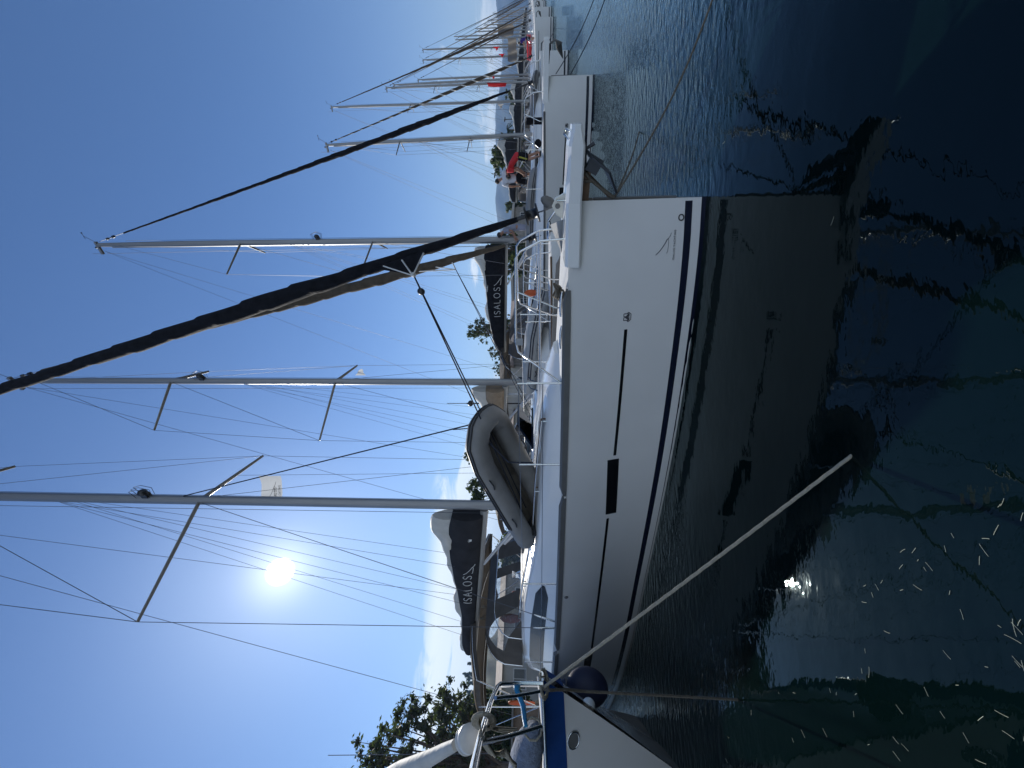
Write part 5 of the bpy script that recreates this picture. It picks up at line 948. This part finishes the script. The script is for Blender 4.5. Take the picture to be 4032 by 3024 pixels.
p = at(2052, 152, 36); person('distant crew member in purple top on a far yacht', (p.x, p.y, 1.4), .5, dict(pelvis=(0, 0, .93), chest=(0, .15, 1.3), neck=(0, .25, 1.45), head=(0, .33, 1.55), sh_l=(-.2, .15, 1.38), sh_r=(.2, .15, 1.38), el_l=(-.25, .3, 1.15), wr_l=(-.2, .5, 1.05), el_r=(.25, .3, 1.15), wr_r=(.2, .5, 1.05), hip_l=(-.1, 0, .86), hip_r=(.1, 0, .86), kn_l=(-.12, .05, .47), kn_r=(.12, .04, .47), an_l=(-.12, 0, .08), an_r=(.12, 0, .08)), top='cloth_purple', bottom='cloth_black', group=None)

# ------------------------------------------------------------------ flags
def flag(label, px0, px1, py0, py1, Y, m, cat='flag', wav=.03, name='flag', shape='rect', group='flags and pennants', text=None):
    "hoist edge from (px0,py0) to (px1,py0); fly end at py1"
    A = at(px0, py0, Y); B_ = at(px1, py0, Y); C_ = at((px0 + px1) / 2, py1, Y + .05); fly = Vector((C_.x - A.x, C_.y - A.y, 0)); N_ = 14; P = []
    for i in range(N_ + 1):
        q = i / N_; row = []
        for j in range(7):
            k = j / 6; kk = k if shape == 'rect' else .5 + (k - .5) * (1 - q * .95); d_ = A.lerp(B_, kk) + fly * q; amp = wav * Y / 10 * math.sin(q * 7 + k * 2.2) * q ** .5
            if shape == 'limp': d_ = A.lerp(B_, k * (1 - .12 * q) + .12 * q + .06 * math.sin(q * 4)) + fly * q
            row.append(d_ + Vector((0, amp, 0)))
        P.append(row)
    t = MB(); t.grid(P); o = t.build(name, m, None); o['label'] = label; o['category'] = cat
    if group: o['group'] = group
    if text: text(P, o)
    return o
def ftext(P, o):
    t = MB(); G_ = lambda q, k: P[0][0].lerp(P[0][0], 0)
    def fn(u, v):  # u along fly 0..1, v 0 top .. 1 bottom
        u = min(max(u, 0), .999) * (len(P) - 1); v = min(max(v, 0), .999) * 6; i = int(u); j = int(v); a = P[i][j].lerp(P[i + 1][j], u - i); b_ = P[i][j + 1].lerp(P[i + 1][j + 1], u - i); return a.lerp(b_, v - j) + Vector((0, -.006, 0))
    s1, w1 = text_strokes('ISALOS'); ink(t, s1, lambda x, y: fn(.52 - x / w1 * .5 + .45, .84 - y * .13 - .1), .0045)
    ink(t, SWOOSH, lambda x, y: fn(.85 - x * .4, .62 - y * .25), .004); s1, w1 = text_strokes('YACHTING'); ink(t, s1, lambda x, y: fn(.97 - x / w1 * .6, .93 - y * .1), .0035); t.build('flag_lettering', 'wire_dark', o)
flag('white charter pennant with swoosh and lettering beside the big mast', 1018, 1105, 1874, 1972, 9.2, 'flag_white', text=ftext, wav=.03, shape='limp')
h_ = MB(); a_ = at(980, 1872, 9.2); b_ = at(2150, 1860, 9.6); h_.tube([a_ + Vector((0, 0, .3)), b_], .004, 4); o = h_.build('flag_halyard', 'wire_dark', None); o['label'] = 'thin halyard carrying the white charter pennant'; o['category'] = 'line'
flag('small white pennant fluttering by the second mast\'s lower spreader', 1398, 1440, 1478, 1452, 11.0, 'flag_white', wav=.05, shape='tri')
flag('small dark pennant under a spreader of the short yacht\'s mast', 1838, 1866, 556, 548, 21, 'flag_grey', shape='tri')
flag('grey triangular pennant beside the large white yacht\'s mast', 1958, 1985, 408, 426, 34, 'flag_grey', shape='tri')
flag('long red flag streaming beside two close masts', 1915, 1990, 326, 336, 33, 'flag_red', wav=.05, shape='limp')
flag('small red flag on the left of the far masts', 1962, 1990, 212, 222, 44, 'flag_red', shape='tri')
flag('small red flag above the far red cover', 1942, 1968, 184, 196, 48, 'flag_red', shape='tri')
flag('tiny dark red flag at the top of the far rigging', 1939, 1947, 300, 306, 36, 'flag_red')
for (a, b, c_, d_, Y, lb) in ((1955, 2020, 96, 132, 40, 'pale limp awning among the far rigging'), (1998, 2032, 150, 196, 42, 'beige awning stretched under the far booms'), (1996, 2034, 196, 232, 44, 'beige awning next to the dark boom cover of a far yacht')):
    flag(lb, a, b, c_, d_, Y, 'cloth_thin', 'awning', name='awning', group='awnings on far yachts', shape='limp', wav=.1)
p = at(2086, 186, 40); t = MB(); t.ell((0, 0, 0), (.28, 1.1, .32), 12, 8); t.tube([(0, -1, 0), (0, 1, 0)], .29, 10); o = t.build('rolled_dinghy', 'red', None); o.location = p; o.rotation_euler = (0, 0, R(45)); o['label'] = 'bright red rolled dinghy on a far foredeck'; o['category'] = 'dinghy'

# ------------------------------------------------------------------ straws on the water
r2 = np.random.RandomState(4); k = 0; src = []
def straw(px, py, ln, ang, bend):
    global k
    c_ = atz(px, py, .004); t = MB(); d_ = Vector((math.cos(ang), math.sin(ang), 0)); n_ = Vector((-d_.y, d_.x, 0)); w_ = .00095
    pts = [d_ * (ln * (q - .5)) + n_ * bend * ln * (1 - (2 * q - 1) ** 2) + Vector((0, 0, .003)) for q in np.linspace(0, 1, 6)]; t.tube(pts, w_, 4)
    o = t.build('floating_straw', 'straw', None); o.location = (c_.x, c_.y, 0); o['label'] = 'short pale straw floating on the dark water near the camera'; o['category'] = 'straw'; o['group'] = 'straws floating on the water'
clus = [(3590, 2220, 60), (3980, 1990, 90), (3450, 2310, 40), (3650, 2560, 120), (3900, 2600, 110), (3300, 2560, 160), (3280, 2860, 130), (3450, 2980, 120), (3830, 2370, 90), (3060, 2780, 160), (3850, 2100, 70), (4000, 2480, 50), (2950, 620, 260), (3900, 2880, 120), (3560, 2750, 140)]
while k < 74:
    cx, cy, sp = clus[r2.randint(len(clus))]; px = cx + r2.normal() * sp; py = cy + r2.normal() * sp * (.9 if cy > 1000 else 1.3); k += 1
    if 2750 < px < 4060 and 100 < py < 3050: straw(px, py, r2.uniform(.012, .05) * (1.6 if r2.uniform() < .2 else 1), r2.uniform(0, 3.14), r2.uniform(-.05, .05))

# ------------------------------------------------------------------ haze
hz = bpy.data.materials.new('haze'); hz.use_nodes = True; t = hz.node_tree; t.nodes.clear(); o = t.nodes.new('ShaderNodeOutputMaterial'); pv = t.nodes.new('ShaderNodeVolumePrincipled')
pv.inputs['Color'].default_value = (.36, .58, .95, 1); pv.inputs['Density'].default_value = .00022; pv.inputs['Anisotropy'].default_value = .2; t.links.new(pv.outputs[0], o.inputs['Volume']); MATS['haze'] = hz
hb = MB(); hb.box((0, 3000, 149), (10400, 7200, 300)); ho = hb.build('haze', 'haze', None, kind='stuff')
